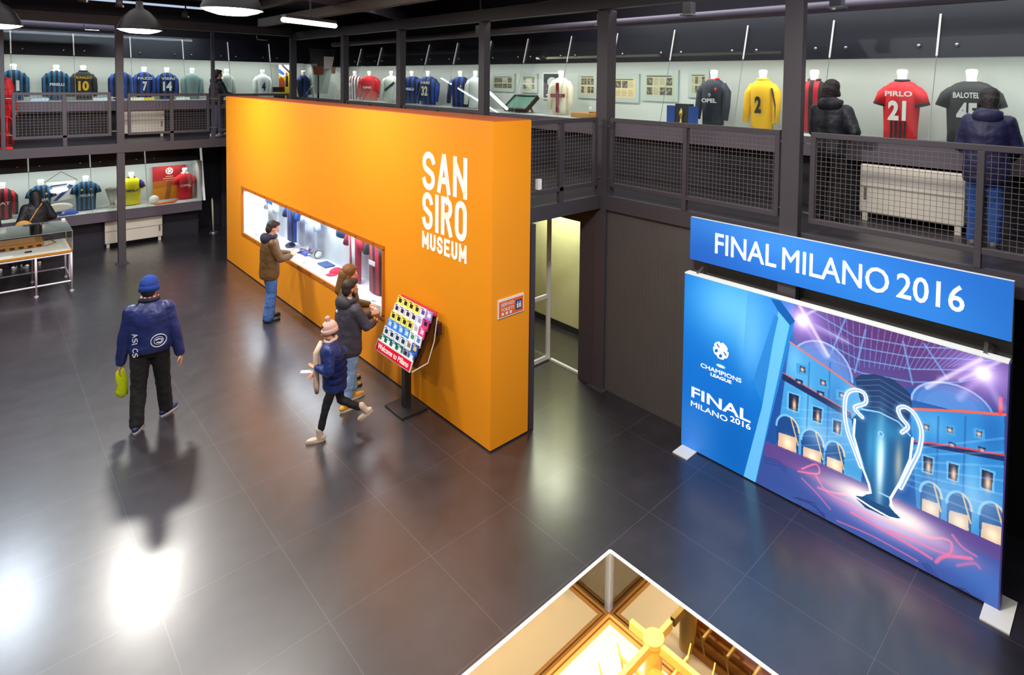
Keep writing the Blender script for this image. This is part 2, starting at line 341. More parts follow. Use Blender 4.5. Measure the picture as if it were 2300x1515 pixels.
# ---------------------------------------------------------------- steel columns
def column(x, y, sx, sy, z0, z1, label, m=STEEL, base=True):
    t = thing('steel_column', label, 'column', (x, y, z0)); MB().box(x-sx/2, x+sx/2, y-sy/2, y+sy/2, z0, z1).build('shaft', m, t, bevel=.006)
    if base: MB().box(x-sx/2-.05, x+sx/2+.05, y-sy/2-.05, y+sy/2+.05, z0, z0+.015).build('base_plate', m, t)
column(6.13, 5.42, .18, .2, 0, 5.28, 'dark steel column standing in the corner beside the lit doorway')
column(6.01, 2.68, .1, .2, 0, 5.28, 'dark steel column rising between the two mesh railings on the right')
for y, lb in ((8.15, 'dark upper steel column left of the white shirt with a red cross'), (10.95, 'dark upper steel column left of the blue shirt numbered 32'), (13.55, 'pale-lit upper steel column right of the hanging clear banner')):
    column(6.08, y, .13, .16, 0, 5.28, lb)
column(6.03, 16.6, .15, .13, 0, 5.36, 'dark steel column where the left and right upper galleries meet', base=False)
column(2.31, 16.66, .14, .13, 0, 5.4, 'dark full-height steel column between the two left balcony railings')
column(4.15, 16.66, .075, .075, 2.72, 5.4, 'thin dark post on the left balcony above the orange wall corner', base=False)
column(.42, 16.66, .07, .07, 2.72, 5.4, 'thin dark post on the left balcony beside the person in red', base=False)
column(4.745, 5.37, .07, .08, 0, 2.55, 'slim dark doorway post against the end of the orange wall', base=False)
# ---------------------------------------------------------------- overhead beams, ducts
def beam(a, b, wd, h, label, name='ceiling_beam', m=STEEL, cat='beam'):
    return tag(MB().bar(a, b, wd, h).build(name, m, bevel=.005), label, cat)
beam((6.06, -3, 5.39), (6.06, 16.6, 5.39), .14, .2, 'long dark steel beam over the right gallery columns')
beam((-6, 16.62, 5.49), (6.0, 16.62, 5.49), .14, .2, 'long dark steel beam over the left gallery columns')
beam((4.8, -3, 6.02), (4.8, 16.5, 6.02), .16, .22, 'upper pale-lit roof beam running above the orange wall', m=mat('lit_beam', (118, 108, 98), .5))  # lamplight on the beam put into a paler steel colour
beam((-6, 15.0, 6.05), (4.8, 15.0, 6.05), .14, .2, 'roof beam crossing above the left pendant lamps')
beam((-6, 12.2, 6.05), (4.8, 12.2, 6.05), .14, .2, 'roof beam crossing the dark ceiling nearer than the left pendants')
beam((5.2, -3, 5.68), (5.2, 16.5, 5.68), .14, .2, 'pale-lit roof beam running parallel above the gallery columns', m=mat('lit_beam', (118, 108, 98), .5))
def pipe(pts, r, label, name='duct_pipe'):
    o = MB().tube(pts, r, 14).build(name, mat('duct_grey', (110, 104, 120), .4, noise=.1, scale=3), smooth=True); tag(o, label, 'pipe')
pipe([(7.25, -2, 5.25), (7.25, 16.9, 5.25)], .07, 'grey round pipe running under the ceiling of the right gallery')
pipe([(-5, 18.0, 5.43), (2.4, 18.0, 5.43)], .085, 'grey round pipe under the ceiling above the left showcase')
pipe([(2.0, 10.2, 5.95), (6.4, 12.6, 5.95), (9, 15, 5.95)], .2, 'wide dark ventilation duct near the roof above the tube light', 'ventilation_duct')
def bracket(x, y, z, label, lens=False):
    t = thing('ceiling_bracket', label, 'bracket', (x, y, z)); MB().box(x-.06, x+.06, y-.07, y+.07, z, z+.16).build('box', mat('grey_box', (90, 88, 98), .4), t, bevel=.01)
    MB().bar((x, y, z+.16), (x, y, z+1), .03).build('rod', STEEL, t)
    MB().box(x-.09, x+.09, y-.09, y+.09, z-.02, z).build('plate', CHROME, t)
bracket(6.9, 6.2, 5.2, 'grey ceiling box with rod left of the corner column')
bracket(6.9, 9.4, 5.2, 'grey ceiling box with rod above the blue shirt numbered 32')
bracket(6.9, 4.6, 5.25, 'grey hanger box on the pipe between the corner column and the yellow shirt')
bracket(6.9, 2.6, 5.2, 'grey hanger box above the red shirt numbered 21')
for x, lb in ((1.9, 'small white bent bracket left of the near left column'), (5.5, 'small white bent bracket over the white shirt numbered 4')):
    tag(MB().tube([(x-.12, 17.4, 5.42), (x-.1, 17.4, 5.3), (x+.15, 17.4, 5.3)], .012).build('wall_bracket', CHROME), lb, 'bracket')
# tube light and pendants
t = thing('tube_light', 'glowing white tube light under the roof left of the orange wall lamps', 'lamp', (2.5, 7.6, 5.18))
a, b = onz(637, 44, 5.19), onz(752, 58, 5.19)
EMIT = mat('lamp_glow', (255, 255, 226), .5, noise=0, emit=7)
MB().cap(a, b, .04, .04).build('tube', EMIT, t, smooth=True)
MB().bar(a+Vector((0, 0, .06)), b+Vector((0, 0, .06)), .1, .05).build('housing', STEEL, t)
MB().bar((a+b)/2+Vector((0, 0, .08)), (a+b)/2+Vector((0, 0, 1.1)), .02).build('hanger', STEEL, t)
t = thing('strip_light_or_fill', 'long thin glowing strip light over the right gallery beside the pipe', 'lamp', (6.5, 7.2, 5.4))
MB().box(6.48, 6.52, 4.25, 10.1, 5.40, 5.43).build('tube', mat('strip_glow', (255, 250, 215), .5, noise=0, emit=2.2), t); MB().box(6.46, 6.54, 4.2, 10.15, 5.43, 5.47).build('housing', STEEL, t)
for px, py, lb in ((186, 4, 'dark ceiling spotlight at the top edge over the left gallery'), (268, 15, 'dark ceiling spotlight above the left round pendant'), (416, 38, 'dark ceiling spotlight between the two round pendants')):
    a = onz(px, py, 5.6); t = thing('ceiling_spotlight', lb, 'lamp', a); MB().lathe([(.001, .12), (.05, .12), (.07, 0), (.06, 0), (.04, .09), (.001, .09)], a, 14).build('lamp_head', STEEL2, t, smooth=True); MB().bar(a+Vector((0, 0, .1)), a+Vector((.05, .05, .7)), .02).build('arm', STEEL2, t); MB().sph(a+Vector((.05, -.03, .01)), .025).build('glint_lens', CHROME, t, smooth=True)
tag(MB().box(.5, 4.5, 17.34, 17.46, 5.985, 6.03).build('strip_light_or_fill', mat('fill_strip_cool', (190, 205, 230), .5, noise=0, emit=.6)), 'added dim cool fill strip over the left gallery ceiling', 'lamp')  # made-up housing for the added left gallery fill
SHADE = mat('pendant_shade', (30, 25, 29), .45, noise=.05)
LL = ['glowing round pendant lamp hanging beside the near left column', 'larger glowing round pendant lamp at the top edge left of the tube light', 'pendant lamp hanging over the left table', 'pendant lamp over the left of the hall', 'pendant lamp above the model case', 'pendant lamp over the near left floor']
for i, ((x, y, z), lb) in enumerate(zip(LAMPS, LL)):
    t = thing('pendant_lamp', lb, 'lamp', (x, y, z))
    MB().lathe([(.335, -.01), (.33, .02), (.25, .2), (.15, .32), (.06, .38), (.05, .5), (0.001, .5)], (x, y, z), 32).build('lamp_shade', SHADE, t, smooth=True)
    MB().lathe([(.001, -.075), (.16, -.066), (.28, -.03), (.322, 0), (.325, .012), (.001, .012)], (x, y, z), 32).build('diffuser', EMIT, t)
    MB().bar((x, y, z+.48), (x, y, 6.3), .012).build('cable', STEEL, t)
# ---------------------------------------------------------------- railings with wire mesh
WIRE = mat('mesh_wire', (122, 114, 112), .45, .3, .05)
def railing(label, axis, fixed, a, b, z0, z1, mids=(), pitch=.05, foot=2.735, end=(1, 1), wire=.0035):
    # axis 0: runs along x at y = fixed; axis 1: runs along y at x = fixed
    P = (lambda s, z: (s, fixed, z)) if axis == 0 else (lambda s, z: (fixed, s, z))
    t = thing('mesh_railing', label, 'railing', P((a+b)/2, foot)); k = .055
    MB().bar(P(a-k/2, z1-k/2), P(b+k/2, z1-k/2), k, k).build('top_rail', STEEL, t, bevel=.004)
    MB().bar(P(a-k/2, z0+k/2), P(b+k/2, z0+k/2), k, k).build('bottom_rail', STEEL, t, bevel=.004)
    for s, e in ((a, end[0]), (b, end[1])):
        if e: MB().bar(P(s, z0+k), P(s, z1-k), k, k).build('end_stile', STEEL, t, bevel=.004)
    for s in mids: MB().bar(P(s, foot), P(s, z1-k), k, k*1.3).build('post', STEEL, t, bevel=.004)
    for s, e, q in ((a, end[0], -1), (b, end[1], 1)):
        for z in () if not e else (z0+.1, z1-.12): MB().bar(P(s+q*.027, z), P(s+q*.12, z), .014).build('connector', CHROME, t)
    mb = MB(); s = a+pitch
    while s < b-.02: mb.bar(P(s, z0+k), P(s, z1-k), wire); s += pitch
    z = z0+k+pitch
    while z < z1-k-.01: mb.bar(P(a+k/2, z), P(b-k/2, z), wire); z += pitch
    mb.build('wire_mesh', WIRE, t); return t
railing('mesh railing left of the blue sign, below the yellow shirt', 1, 6.08, 2.87, 5.24, 2.87, 3.81, (4.05,), .05)
railing('mesh railing at the right edge with a white radiator behind it', 1, 6.08, -1.2, 2.48, 2.86, 3.81, (1.02, -.4), .05)
railing('short mesh railing between the orange wall and the corner column', 0, 5.43, 4.15, 5.93, 2.88, 3.815, (5.28,), .05, end=(0, 1))
railing('left balcony mesh railing below the shirt numbered 10', 0, 16.62, .58, 2.12, 2.93, 3.9, (1.36,), .06, foot=2.745)
railing('left balcony mesh railing in front of the upper white radiator', 0, 16.62, 2.47, 4.03, 2.93, 3.87, (3.28,), .06, foot=2.745)
railing('short balcony railing just left of the orange wall top', 0, 16.62, 4.27, 5.9, 2.93, 3.86, (5.1,), .06, foot=2.745)
railing('gallery railing behind the orange wall, right end', 1, 6.08, 8.3, 10.8, 2.87, 3.78, (9.6,), .06)
railing('gallery railing behind the orange wall under the red shirt', 1, 6.08, 11.1, 13.4, 2.87, 3.78, (12.3,), .06)
railing('gallery railing behind the orange wall under the hanging clear banner', 1, 6.08, 13.7, 16.4, 2.87, 3.78, (15.1,), .06)
# ---------------------------------------------------------------- sloping display cases
def showcase(label, axis, base, s0, s1, zf, ceil, joints, knob=True, depth=.95):
    # axis 0: left wall (glass foot at y = base); axis 1: right wall (glass foot at x = base)
    P = (lambda s, d, z: Vector((s, base+d, z))) if axis == 0 else (lambda s, d, z: Vector((base+d, s, z)))
    K = .24; zs, zc, zt = zf+.93, zf+(2.0 if axis == 0 else 1.915), ceil; sl = lambda z: (z-zs)*K
    t = thing('display_case', label, 'display case', P((s0+s1)/2, 0, zf+.69))
    def slab(name, d0, d1, z0, z1, m, a=s0, b=s1, **k):
        p, q = P(a, d0, z0), P(b, d1, z1); return MB().box(min(p.x, q.x), max(p.x, q.x), min(p.y, q.y), max(p.y, q.y), z0, z1).build(name, m, t, **k)
    slab('shelf_front', -.06, 0, zf+.69, zs, GREYP); slab('shelf', 0, depth, zs-.06, zs, CASEW); slab('back_panel', depth, depth+.03, zs, zc+.06, CASEW)
    slab('end_panel', 0, depth, zs, zc, CASEW, s1, s1+.03); slab('lower_panel', .32, .36, zf, zf+.69, BLACKW)
    slab('case_roof', sl(zc)+.06, depth, zc+.02, zc+.05, CASEW)
    n = Vector(P(0, 1, 0)-P(0, 0, 0)); e = Vector(P(1, 0, 0)-P(0, 0, 0))
    def slant(name, a, b, z0, z1, off, th, m, **k):
        q = [P(a, sl(z0)+off, z0), P(b, sl(z0)+off, z0), P(b, sl(z1)+off, z1), P(a, sl(z1)+off, z1)]
        return MB().poly(q, n*th).build(name, m, t, **k)
    slant('fascia', s0, s1, zc, zt, .02, .03, FASC)
    ed = [s0]+list(joints)+[s1]
    for i in range(len(ed)-1): slant('glass_pane', ed[i]+.004, ed[i+1]-.004, zs, zt-.03, -.006, .006, GLASSG)
    for j in joints:
        slant('joint_strip', j-.011, j+.011, zc+.02, zt-.06 if axis == 0 else min(zt-.06, 5.14), -.014, .006, STRIP)
        slant('glass_joint', j-.004, j+.004, zs, zc+.02, -.009, .003, mat('joint_grey', (150, 165, 160), .4))
        for dj in (-.19, .19):
            z = zc+.14; c = P(j+dj, sl(z)-.02, z); MB().ell(c, e*.022, n*.014, (0, 0, .022), 10, 6).build('glass_knob', CHROME, t, smooth=True)
    return t
showcase('long upper display case of shirts along the left gallery', 0, 18.3, -1.2, 7.33, 2.72, 5.32, (-.45, .62, 1.71, 2.81, 3.94, 5.02, 6.1))
showcase('long lower display case of shirts on the left ground floor', 0, 18.3, -1.6, 4.26, 0, 2.52, (-.25, .87, 1.98, 3.08))
showcase('long display case of shirts and newspapers along the right gallery', 1, 7.4, -1.5, 18.25, 2.72, 5.3, (.55, 1.75, 2.95, 4.16, 5.42, 6.6, 7.72, 8.95, 10.15, 11.4, 12.6, 13.8, 15.0, 16.2))
# white slanted end post of the lower case
tag(MB().bar((4.33, 18.28, .93), (4.33, 18.66, 2.5), .05, .02).build('end_post', STRIP), 'white slanted end post closing the lower left display case', 'post')
# radiators
def radiator(label, axis, fixed, a, b, z0, z1):
    t = thing('radiator', label, 'radiator', ((a+b)/2, fixed, z0) if axis == 0 else (fixed, (a+b)/2, z0)); M_ = mat('radiator_white', (240, 230, 214), .45, noise=.02)
    B = lambda s0, s1, d0, d1, z0, z1: (s0, s1, fixed+d0, fixed+d1, z0, z1) if axis == 0 else (fixed+d0, fixed+d1, s0, s1, z0, z1)
    MB().box(*B(a, b, 0, .1, z0+.1, z1)).build('panel', M_, t, bevel=.012)
    MB().box(*B(a+.01, b-.01, -.006, 0, z0+.6*(z1-z0), z0+.63*(z1-z0))).build('groove_shade', mat('radiator_shadow', (180, 172, 160), .5), t)  # raised strip, its darker colour stands in for groove shade
    for s in (a+.03, b-.09): MB().box(*B(s, s+.06, .02, .08, z0, z0+.12)).build('foot', M_, t)
    MB().box(*B(b-.08, b-.05, -.01, 0, z0+.25, z0+.4)).build('valve_label', mat('valve_grey', (120, 112, 105), .5), t)
radiator('white radiator under the lower left display case behind the column', 0, 18.38, 2.22, 3.40, 0, .66)
radiator('white radiator on the upper left gallery behind the railing', 0, 18.36, 2.5, 3.47, 2.72, 3.42)
radiator('white radiator on the upper right gallery behind the railing', 1, 7.3, 1.36, 2.42, 2.72, 3.38)
# stanchion, skirting bar
t = thing('stanchion', 'pale freestanding pole on a round base near the far dark wall', 'post', (4.545, 18.3, 0))
MB().lathe([(.001, 0), (.11, 0), (.1, .03), (.03, .045), (.001, .045)], (4.545, 18.3, 0)).build('base', CHROME, t, smooth=True)
MB().tube([(4.545, 18.3, .04), (4.52, 18.3, .92)], .022, 10).build('pole', mat('pole_cream', (214, 196, 176), .4), t, smooth=True)
MB().sph((4.52, 18.3, .94), .03).build('cap', CHROME, t, smooth=True)
# ---------------------------------------------------------------- orange display wall
t = OW = thing('orange_display_wall', 'big orange freestanding wall lettered SAN SIRO MUSEUM with a lit window', 'display wall', (4.38, 10.3, 0))
X0, X1, Y0, Y1, ZT = 4.094, 4.665, 5.31, 15.38, 3.83; wy0, wy1, wz0, wz1 = 7.87, 14.2, .87, 1.84
mb = MB(); mb.box(X0, X1, Y0, Y1, .02, wz0); mb.box(X0, X1, Y0, Y1, wz1, ZT); mb.box(X0, X1, Y0, wy0, wz0, wz1); mb.box(X0, X1, wy1, Y1, wz0, wz1)
mb.build('wall_body', ORANGE, t)
MB().box(X0+.012, X1-.012, Y0+.012, Y1, ZT, ZT+.01).build('top_cap', mat('cap_orange_brown', (186, 92, 44), .6, noise=.06, scale=3), t)  # top face in a darker orange-brown than the wall
MB().box(X0+.01, X1-.01, Y0+.01, Y1, 0, .02).build('kick_edge', mat('kick_dark', (60, 34, 20), .6), t)
N1 = mat('niche_white', (232, 236, 244), .5, noise=.02)
mb = MB(); mb.box(X1-.06, X1-.02, wy0, wy1, wz0, wz1); mb.box(X0+.01, X1-.02, wy0, wy1, wz0, wz0+.012); mb.box(X0+.01, X1-.02, wy0, wy0+.012, wz0, wz1); mb.box(X0+.01, X1-.02, wy1-.012, wy1, wz0, wz1); mb.box(X0+.01, X1-.02, wy0, wy1, wz1-.008, wz1)
mb.build('niche_lining', N1, t)
k = .055
for nm, bx in (('top', (wy0-k, wy1+k, wz1-.01, wz1+k)), ('bottom', (wy0-k, wy1+k, wz0-k, wz0+.01)), ('near', (wy0-k, wy0, wz0, wz1)), ('far', (wy1, wy1+k, wz0, wz1))):
    MB().box(X0-.018, X0+.01, *bx).build('window_frame', ORANGE2, t)
SCR = mat('screw', (70, 48, 22), .4, .5)
for i in range(11):
    y = wy0+.25+i*.58
    for z in (wz1+.025, wz0-.025): MB().ell((X0-.02, y, z), (.006, 0, 0), (0, .013, 0), (0, 0, .013), 8, 5).build('screw', SCR, t)
MB().box(X0-.004, X0+.002, wy0, wy1, wz0, wz1).build('window_glass', GLASS, t)
MB().box(X0+.03, X1-.06, 10.42, 10.428, wz0, wz1).build('glass_divider', GLASSG, t)
LET = mat('white_lettering', (255, 250, 240), .6, noise=.0, emit=.12)
for wd, z0, h, th in (('SAN', 2.865, .5, .082), ('SIRO', 2.345, .49, .08), ('MUSEUM', 2.09, .22, .046)):
    mb = MB(); stroke_word(mb, wd, (X0, 6.80, z0), (0, -1, 0), (0, 0, 1), 1.0, h, th, .055 if wd != 'MUSEUM' else .03)
    mb.build('lettering', LET, t, label='white %s lettering' % wd)
# plaque on the end face
t = thing('toilet_sign', 'small orange sign with a blue toilet symbol on the orange wall end', 'sign', (4.375, 5.3, 1.65))
MB().box(4.18, 4.57, 5.298, 5.309, 1.54, 1.76).build('border', WHITE, t)
MB().box(4.195, 4.555, 5.295, 5.298, 1.555, 1.735).build('panel', mat('sign_orange', (235, 105, 40), .5), t)
MB().box(4.44, 4.53, 5.291, 5.295, 1.59, 1.70).build('symbol_square', mat('sign_navy', (24, 52, 120), .5), t)
for x in (4.467, 4.503):
    MB().poly([(x-.012, 5.29, 1.605), (x+.012, 5.29, 1.605), (x+.014, 5.29, 1.66), (x-.014, 5.29, 1.66)], (0, -.002, 0)).sph((x, 5.289, 1.675), .008).build('figure', WHITE, t)
letters('lettering', 'SERVIZI', (4.22, 5.294, 1.675), (1, 0, 0), (0, 0, 1), .19, .04, WHITE, t, .002, .02)
letters('lettering', 'TOILETS', (4.22, 5.294, 1.615), (1, 0, 0), (0, 0, 1), .19, .04, WHITE, t, .002, .02)
for i in range(3): MB().box(4.23+i*.06, 4.262+i*.06, 5.292, 5.295, 1.57, 1.6).build('small_symbol', WHITE, t)
# glazed door in the passage
t = thing('glazed_door', 'white framed glass door standing in the dark passage beside the orange wall', 'door', (5.6, 6.52, 0))
for x in (5.05, 6.12): MB().box(x-.03, x+.03, 6.5, 6.54, .02, 2.27).build('stile', WHITE, t)
for z in (.02, .98): MB().box(5.08, 6.09, 6.5, 6.54, z, z+.055).build('rail', WHITE, t)
MB().box(5.08, 6.09, 6.517, 6.523, .07, 2.27).build('glass_pane', GLASS, t)
tag(MB().box(6.13, 6.17, 5.84, 6.48, 0, .03).build('door_threshold', WHITE), 'white threshold strip on the floor of the lit doorway', 'threshold')
tag(MB().box(4.86, 4.92, 5.39, 5.45, 2.95, 3.08).build('notice_label', WHITE), 'small white label tied to the short railing beside the orange wall', 'label')
# ================================================================ blue final sign and poster wall
BW = mat('sign_edge_white', (230, 240, 245), .5, noise=0)
t = thing('banner_sign', 'long blue FINAL MILANO 2016 banner hanging under the right balcony', 'sign', (5.96, 2.3, 2.2))
MB().box(5.905, 5.95, .735, 3.845, 2.22, 2.72).build('board', BW, t)
P = Paint(260, 44, (20, 100, 200))
P.glow(.25, .8, .5, .6, (70, 150, 235), .8); P.glow(.05, .1, .2, .8, (30, 90, 185), .7); P.glow(.8, .2, .35, .5, (50, 140, 225), .6); P.glow(.98, .6, .1, .9, (30, 105, 195), .6)
print_grid('printed_face', P, (5.902, 3.845, 2.22), (0, -3.11, 0), (0, 0, .5), vcolmat('banner_print_glow', .27), t)  # banner print brightened by added emission, no lamp inside
WL = mat('sign_lettering', (255, 252, 250), .5, noise=0, emit=.35)  # letters glow along with the prints by added emission
for s, a, b in (('FINAL', 1605, 1742), ('MILANO', 1757, 1996), ('2016', 2015, 2168)):
    ya, yb = onx(a, 600, 5.9).y, onx(b, 650, 5.9).y
    letters('lettering', s, (5.901, ya, 2.36), (0, -1, 0), (0, 0, 1), ya-yb, .235, WL, t, .003, .012)
# poster wall
PX, PYL, PYR, PZ0, PZ1 = 5.81, 3.845, .735, .015, 2.07
t = PW = thing('poster_stand', 'tall blue football final poster wall showing a silver cup', 'poster stand', (PX, 2.29, 0))
MB().box(PX, PX+.09, PYR, PYL, PZ0, PZ1).build('frame', BW, t)
nw, nh = 760, 500
P = Paint(nw, nh, (6, 104, 196))
def q(px, py):
    v = onx(px, py, PX); return ((PYL-v.y)/(PYL-PYR), (v.z-PZ0)/(PZ1-PZ0))
def c(pts): return [q(1680+x/1.894, 640+y/1.894) for x, y in pts]
def cc(x, y): return c([(x, y)])[0]
def smooth(p):
    o = []; p = [p[0]]+list(p)+[p[-1]]
    for i in range(1, len(p)-2):
        for k in range(6):
            t_ = k/6; a = [.5*(2*p[i][d]+(p[i+1][d]-p[i-1][d])*t_+(2*p[i-1][d]-5*p[i][d]+4*p[i+1][d]-p[i+2][d])*t_*t_+(3*p[i][d]-p[i-1][d]-3*p[i+1][d]+p[i+2][d])*t_**3) for d in (0, 1)]; o.append(tuple(a))
    return o+[p[-1]]
# left field
u, v = q(1640, 690); P.glow(u, v, .17, .22, (96, 182, 240), .95); u, v = q(1690, 760); P.glow(u, v, .05, .2, (130, 200, 245), .7)
u, v = q(1560, 980); P.glow(u, v, .12, .2, (62, 122, 206), .8); u, v = q(1650, 1000); P.glow(u, v, .1, .22, (0, 92, 176), .8)
# scene background
P.poly(c([(200, 85), (1120, 325), (1085, 1400), (30, 860)]), (24, 74, 150))
P.poly(c([(195, 80), (1120, 325), (1100, 560), (1000, 500), (760, 440), (480, 420), (330, 300), (200, 240)]), (74, 62, 128))
u, v = cc(640, 230); P.glow(u, v, .22, .12, (88, 44, 100), .85)
for k in range(30):      # roof ribs
    x = 250+k*29; P.line(c([(x+80, 90+k*7), (x*.72+190, 330+30*math.sin(k/29*math.pi))]), .0016, (110, 150, 220), .55)
for k, r in enumerate((0, 45, 95, 150)):
    P.line(c([(270+r*.4, 110+r*1.3), (450+r*.2, 215+r*1.05), (700, 262+r*1.0), (900, 270+r*.95), (1080-r*.3, 300+r*.55)]), .0028, (120, 178, 235), .6)
for a in ([(350, 300), (420, 130)], [(455, 370), (500, 190)], [(700, 420), (660, 240)], [(850, 400), (750, 250)]): P.line(c(a), .004, (110, 170, 230), .6)
# domes
def dome(x, y, rx, ry, col):
    for s_, al in ((1., .55), (.88, .35), (.7, .35)):
        pts = [(x+rx*s_*math.cos(math.radians(a)), y-ry*s_*math.sin(math.radians(a))+rx*s_*math.cos(math.radians(a))*.25) for a in range(0, 181, 12)]; P.poly(c(pts), col, al)
    pts = [(x+rx*math.cos(math.radians(a)), y-ry*math.sin(math.radians(a))+rx*math.cos(math.radians(a))*.25) for a in range(0, 181, 12)]; P.line(c(pts), .004, (170, 205, 245), .7)
dome(310, 380, 135, 140, (100, 140, 210)); dome(870, 530, 175, 110, (90, 140, 210))
# left and right facades
P.poly(c([(180, 240), (470, 445), (520, 470), (480, 850), (400, 800), (120, 680)]), (62, 146, 208)); P.poly(c([(690, 520), (1090, 545), (1082, 1110), (720, 990)]), (44, 128, 200))
for x, y, r1, r2, cl in ((200, 330, .03, .09, (120, 190, 232)), (380, 520, .03, .12, (22, 84, 160)), (250, 560, .02, .2, (110, 190, 235)), (800, 600, .04, .06, (90, 170, 222)), (1040, 620, .03, .1, (24, 90, 165)), (950, 860, .02, .15, (110, 190, 235)), (760, 860, .02, .14, (16, 70, 140))):
    u, v = cc(x, y); P.glow(u, v, r1, r2, cl, .6)
for x in (262, 350, 810, 925): P.line(c([(x, 330 if x < 500 else 560), (x-16, 720 if x < 500 else 1050)]), .004, (28, 84, 150), .5)
P.poly(c([(150, 375), (440, 545), (440, 570), (145, 400)]), (22, 40, 84)); P.poly(c([(690, 655), (1090, 720), (1090, 748), (690, 672)]), (24, 46, 96))
P.line(c([(178, 240), (300, 325), (470, 445)]), .004, (235, 96, 70), .9); P.line(c([(690, 525), (900, 535), (1095, 550)]), .005, (240, 90, 60), .95)
P.line(c([(150, 372), (440, 542)]), .003, (225, 80, 70), .8); P.line(c([(690, 660), (850, 680), (1090, 722)]), .004, (225, 60, 70), .85); P.line(c([(1075, 480), (1072, 545)]), .006, (235, 60, 60))
for (x, y) in ((232, 355), (320, 412), (400, 465), (758, 600), (858, 612), (982, 628)):
    P.poly(c([(x-26, y-24), (x+24, y-14), (x+26, y+30), (x-24, y+20)]), (58, 146, 208)); P.poly(c([(x-12, y-13), (x+13, y-6), (x+13, y+18), (x-12, y+11)]), (30, 40, 80)); u, v = cc(x, y+4); P.glow(u, v, .006, .01, (250, 220, 190), .9)
for (x, y) in ((218, 405), (310, 455), (868, 672), (995, 692)): P.poly(c([(x-16, y-9), (x+16, y), (x+16, y+18), (x-16, y+8)]), (20, 34, 80)); u, v = cc(x, y+8); P.glow(u, v, .007, .006, (240, 200, 190), .9)
for (x, y, s_) in ((198, 495, 1.), (298, 548, .9), (382, 600, .8), (768, 760, .95), (875, 790, 1.), (1020, 825, 1.15)):
    P.poly(c([(x-30*s_, y-46*s_), (x+28*s_, y-30*s_), (x+22*s_, y+50*s_), (x-32*s_, y+34*s_)]), (100, 180, 225), .8); P.poly(c([(x-22*s_, y-38*s_), (x+20*s_, y-24*s_), (x+14*s_, y+42*s_), (x-24*s_, y+28*s_)]), (22, 30, 66))
    u, v = cc(x, y+14*s_); P.glow(u, v, .006*s_, .03*s_, (255, 205, 150), .95)
for (x, y, s_) in ((170, 620, 1.), (275, 680, 1.), (370, 722, .85), (778, 900, .95), (898, 950, 1.1), (1040, 1000, 1.2)):
    pts = [(x+48*s_*math.cos(math.radians(a)), y-70*s_*math.sin(math.radians(a))*.8+48*s_*math.cos(math.radians(a))*.35-10) for a in range(0, 181, 15)]
    P.poly(c(pts+[(x-48*s_, y+70*s_), (x+44*s_, y+100*s_)]), (20, 66, 130)); P.line(c(pts), .005, (120, 190, 235), .9); P.line(c(pts[:6]+[(x+44*s_, y+60)]), .003, (240, 190, 110), .9)
    P.poly(c([(x-38*s_, y+5), (x+36*s_, y+28), (x+36*s_, y+98*s_), (x-42*s_, y+66*s_)]), (226, 186, 150), .9); u, v = cc(x, y+50*s_); P.glow(u, v, .016, .03, (255, 235, 200), .9)
for k in range(7): P.line(c([(560, 560+k*28), (150+k*20, 520+k*40)]), .003, (170, 215, 255), .22, soft=1.2); P.line(c([(640, 700+k*22), (1085, 650+k*60)]), .004, (170, 215, 255), .25, soft=1.2)
for x, y, r1, r2, al in ((420, 600, .06, .12, .35), (300, 640, .05, .06, .45), (820, 900, .07, .12, .4), (1000, 930, .05, .08, .4), (560, 500, .1, .1, .25)):
    u, v = cc(x, y); P.glow(u, v, r1, r2, (176, 210, 245), al)
for a_, b_ in (((230, 150), (420, 240)), ((230, 150), (330, 300)), ((1000, 375), (820, 400)), ((1000, 375), (1080, 520)), ((1000, 375), (900, 480))): P.line([cc(*a_), cc(*b_)], .012, (214, 205, 250), .35, soft=1.6)
for x, y in ((232, 150), (1000, 375)):
    u, v = cc(x, y); P.glow(u, v, .09, .1, (170, 150, 235), .45)
# plaza floor
P.poly(c([(75, 660), (500, 845), (1085, 1112), (1082, 1400), (30, 850)]), (50, 74, 146)); P.poly(c([(75, 660), (300, 750), (700, 940), (1085, 1110), (1084, 1180), (560, 960), (70, 720)]), (96, 60, 128), .75)
u, v = cc(560, 1000); P.glow(u, v, .16, .1, (110, 120, 200), .6); u, v = cc(250, 1000); P.glow(u, v, .12, .08, (60, 110, 180), .5); u, v = cc(1000, 1250); P.glow(u, v, .1, .09, (62, 118, 196), .6)
RB = (232, 110, 156)
for (a_, b_, r1, r2, col, al) in ((420, 930, .1, .03, (196, 120, 190), .55), (800, 1090, .1, .035, (210, 130, 190), .55), (620, 1040, .12, .04, (220, 190, 235), .6), (300, 820, .08, .02, (170, 90, 150), .5)):
    u, v = cc(a_, b_); P.glow(u, v, r1, r2, col, al)
for pts, wd, al in (([(215, 790), (300, 800), (290, 760), (230, 780)], .004, .8), ([(290, 810), (340, 880), (430, 925), (520, 975), (640, 1010)], .005, .6), ([(440, 965), (560, 1030), (700, 1110), (780, 1160)], .006, .8), ([(300, 860), (360, 880), (430, 890)], .006, .7), ([(700, 1040), (770, 1070), (830, 1075), (865, 1095), (855, 1140), (780, 1118), (700, 1080), (600, 1040)], .005, .7), ([(800, 1175), (840, 1150), (950, 1160)], .007, .8), ([(870, 1060), (910, 1110), (970, 1150)], .005, .6), ([(890, 1190), (960, 1180), (985, 1200)], .006, .5), ([(230, 820), (290, 880), (350, 950)], .004, .6), ([(610, 1000), (680, 1030), (720, 1020)], .006, .8), ([(380, 1000), (520, 1060), (650, 1130), (720, 1170)], .004, .6)):
    P.line(c(smooth(pts)), wd, RB, al, soft=.9)
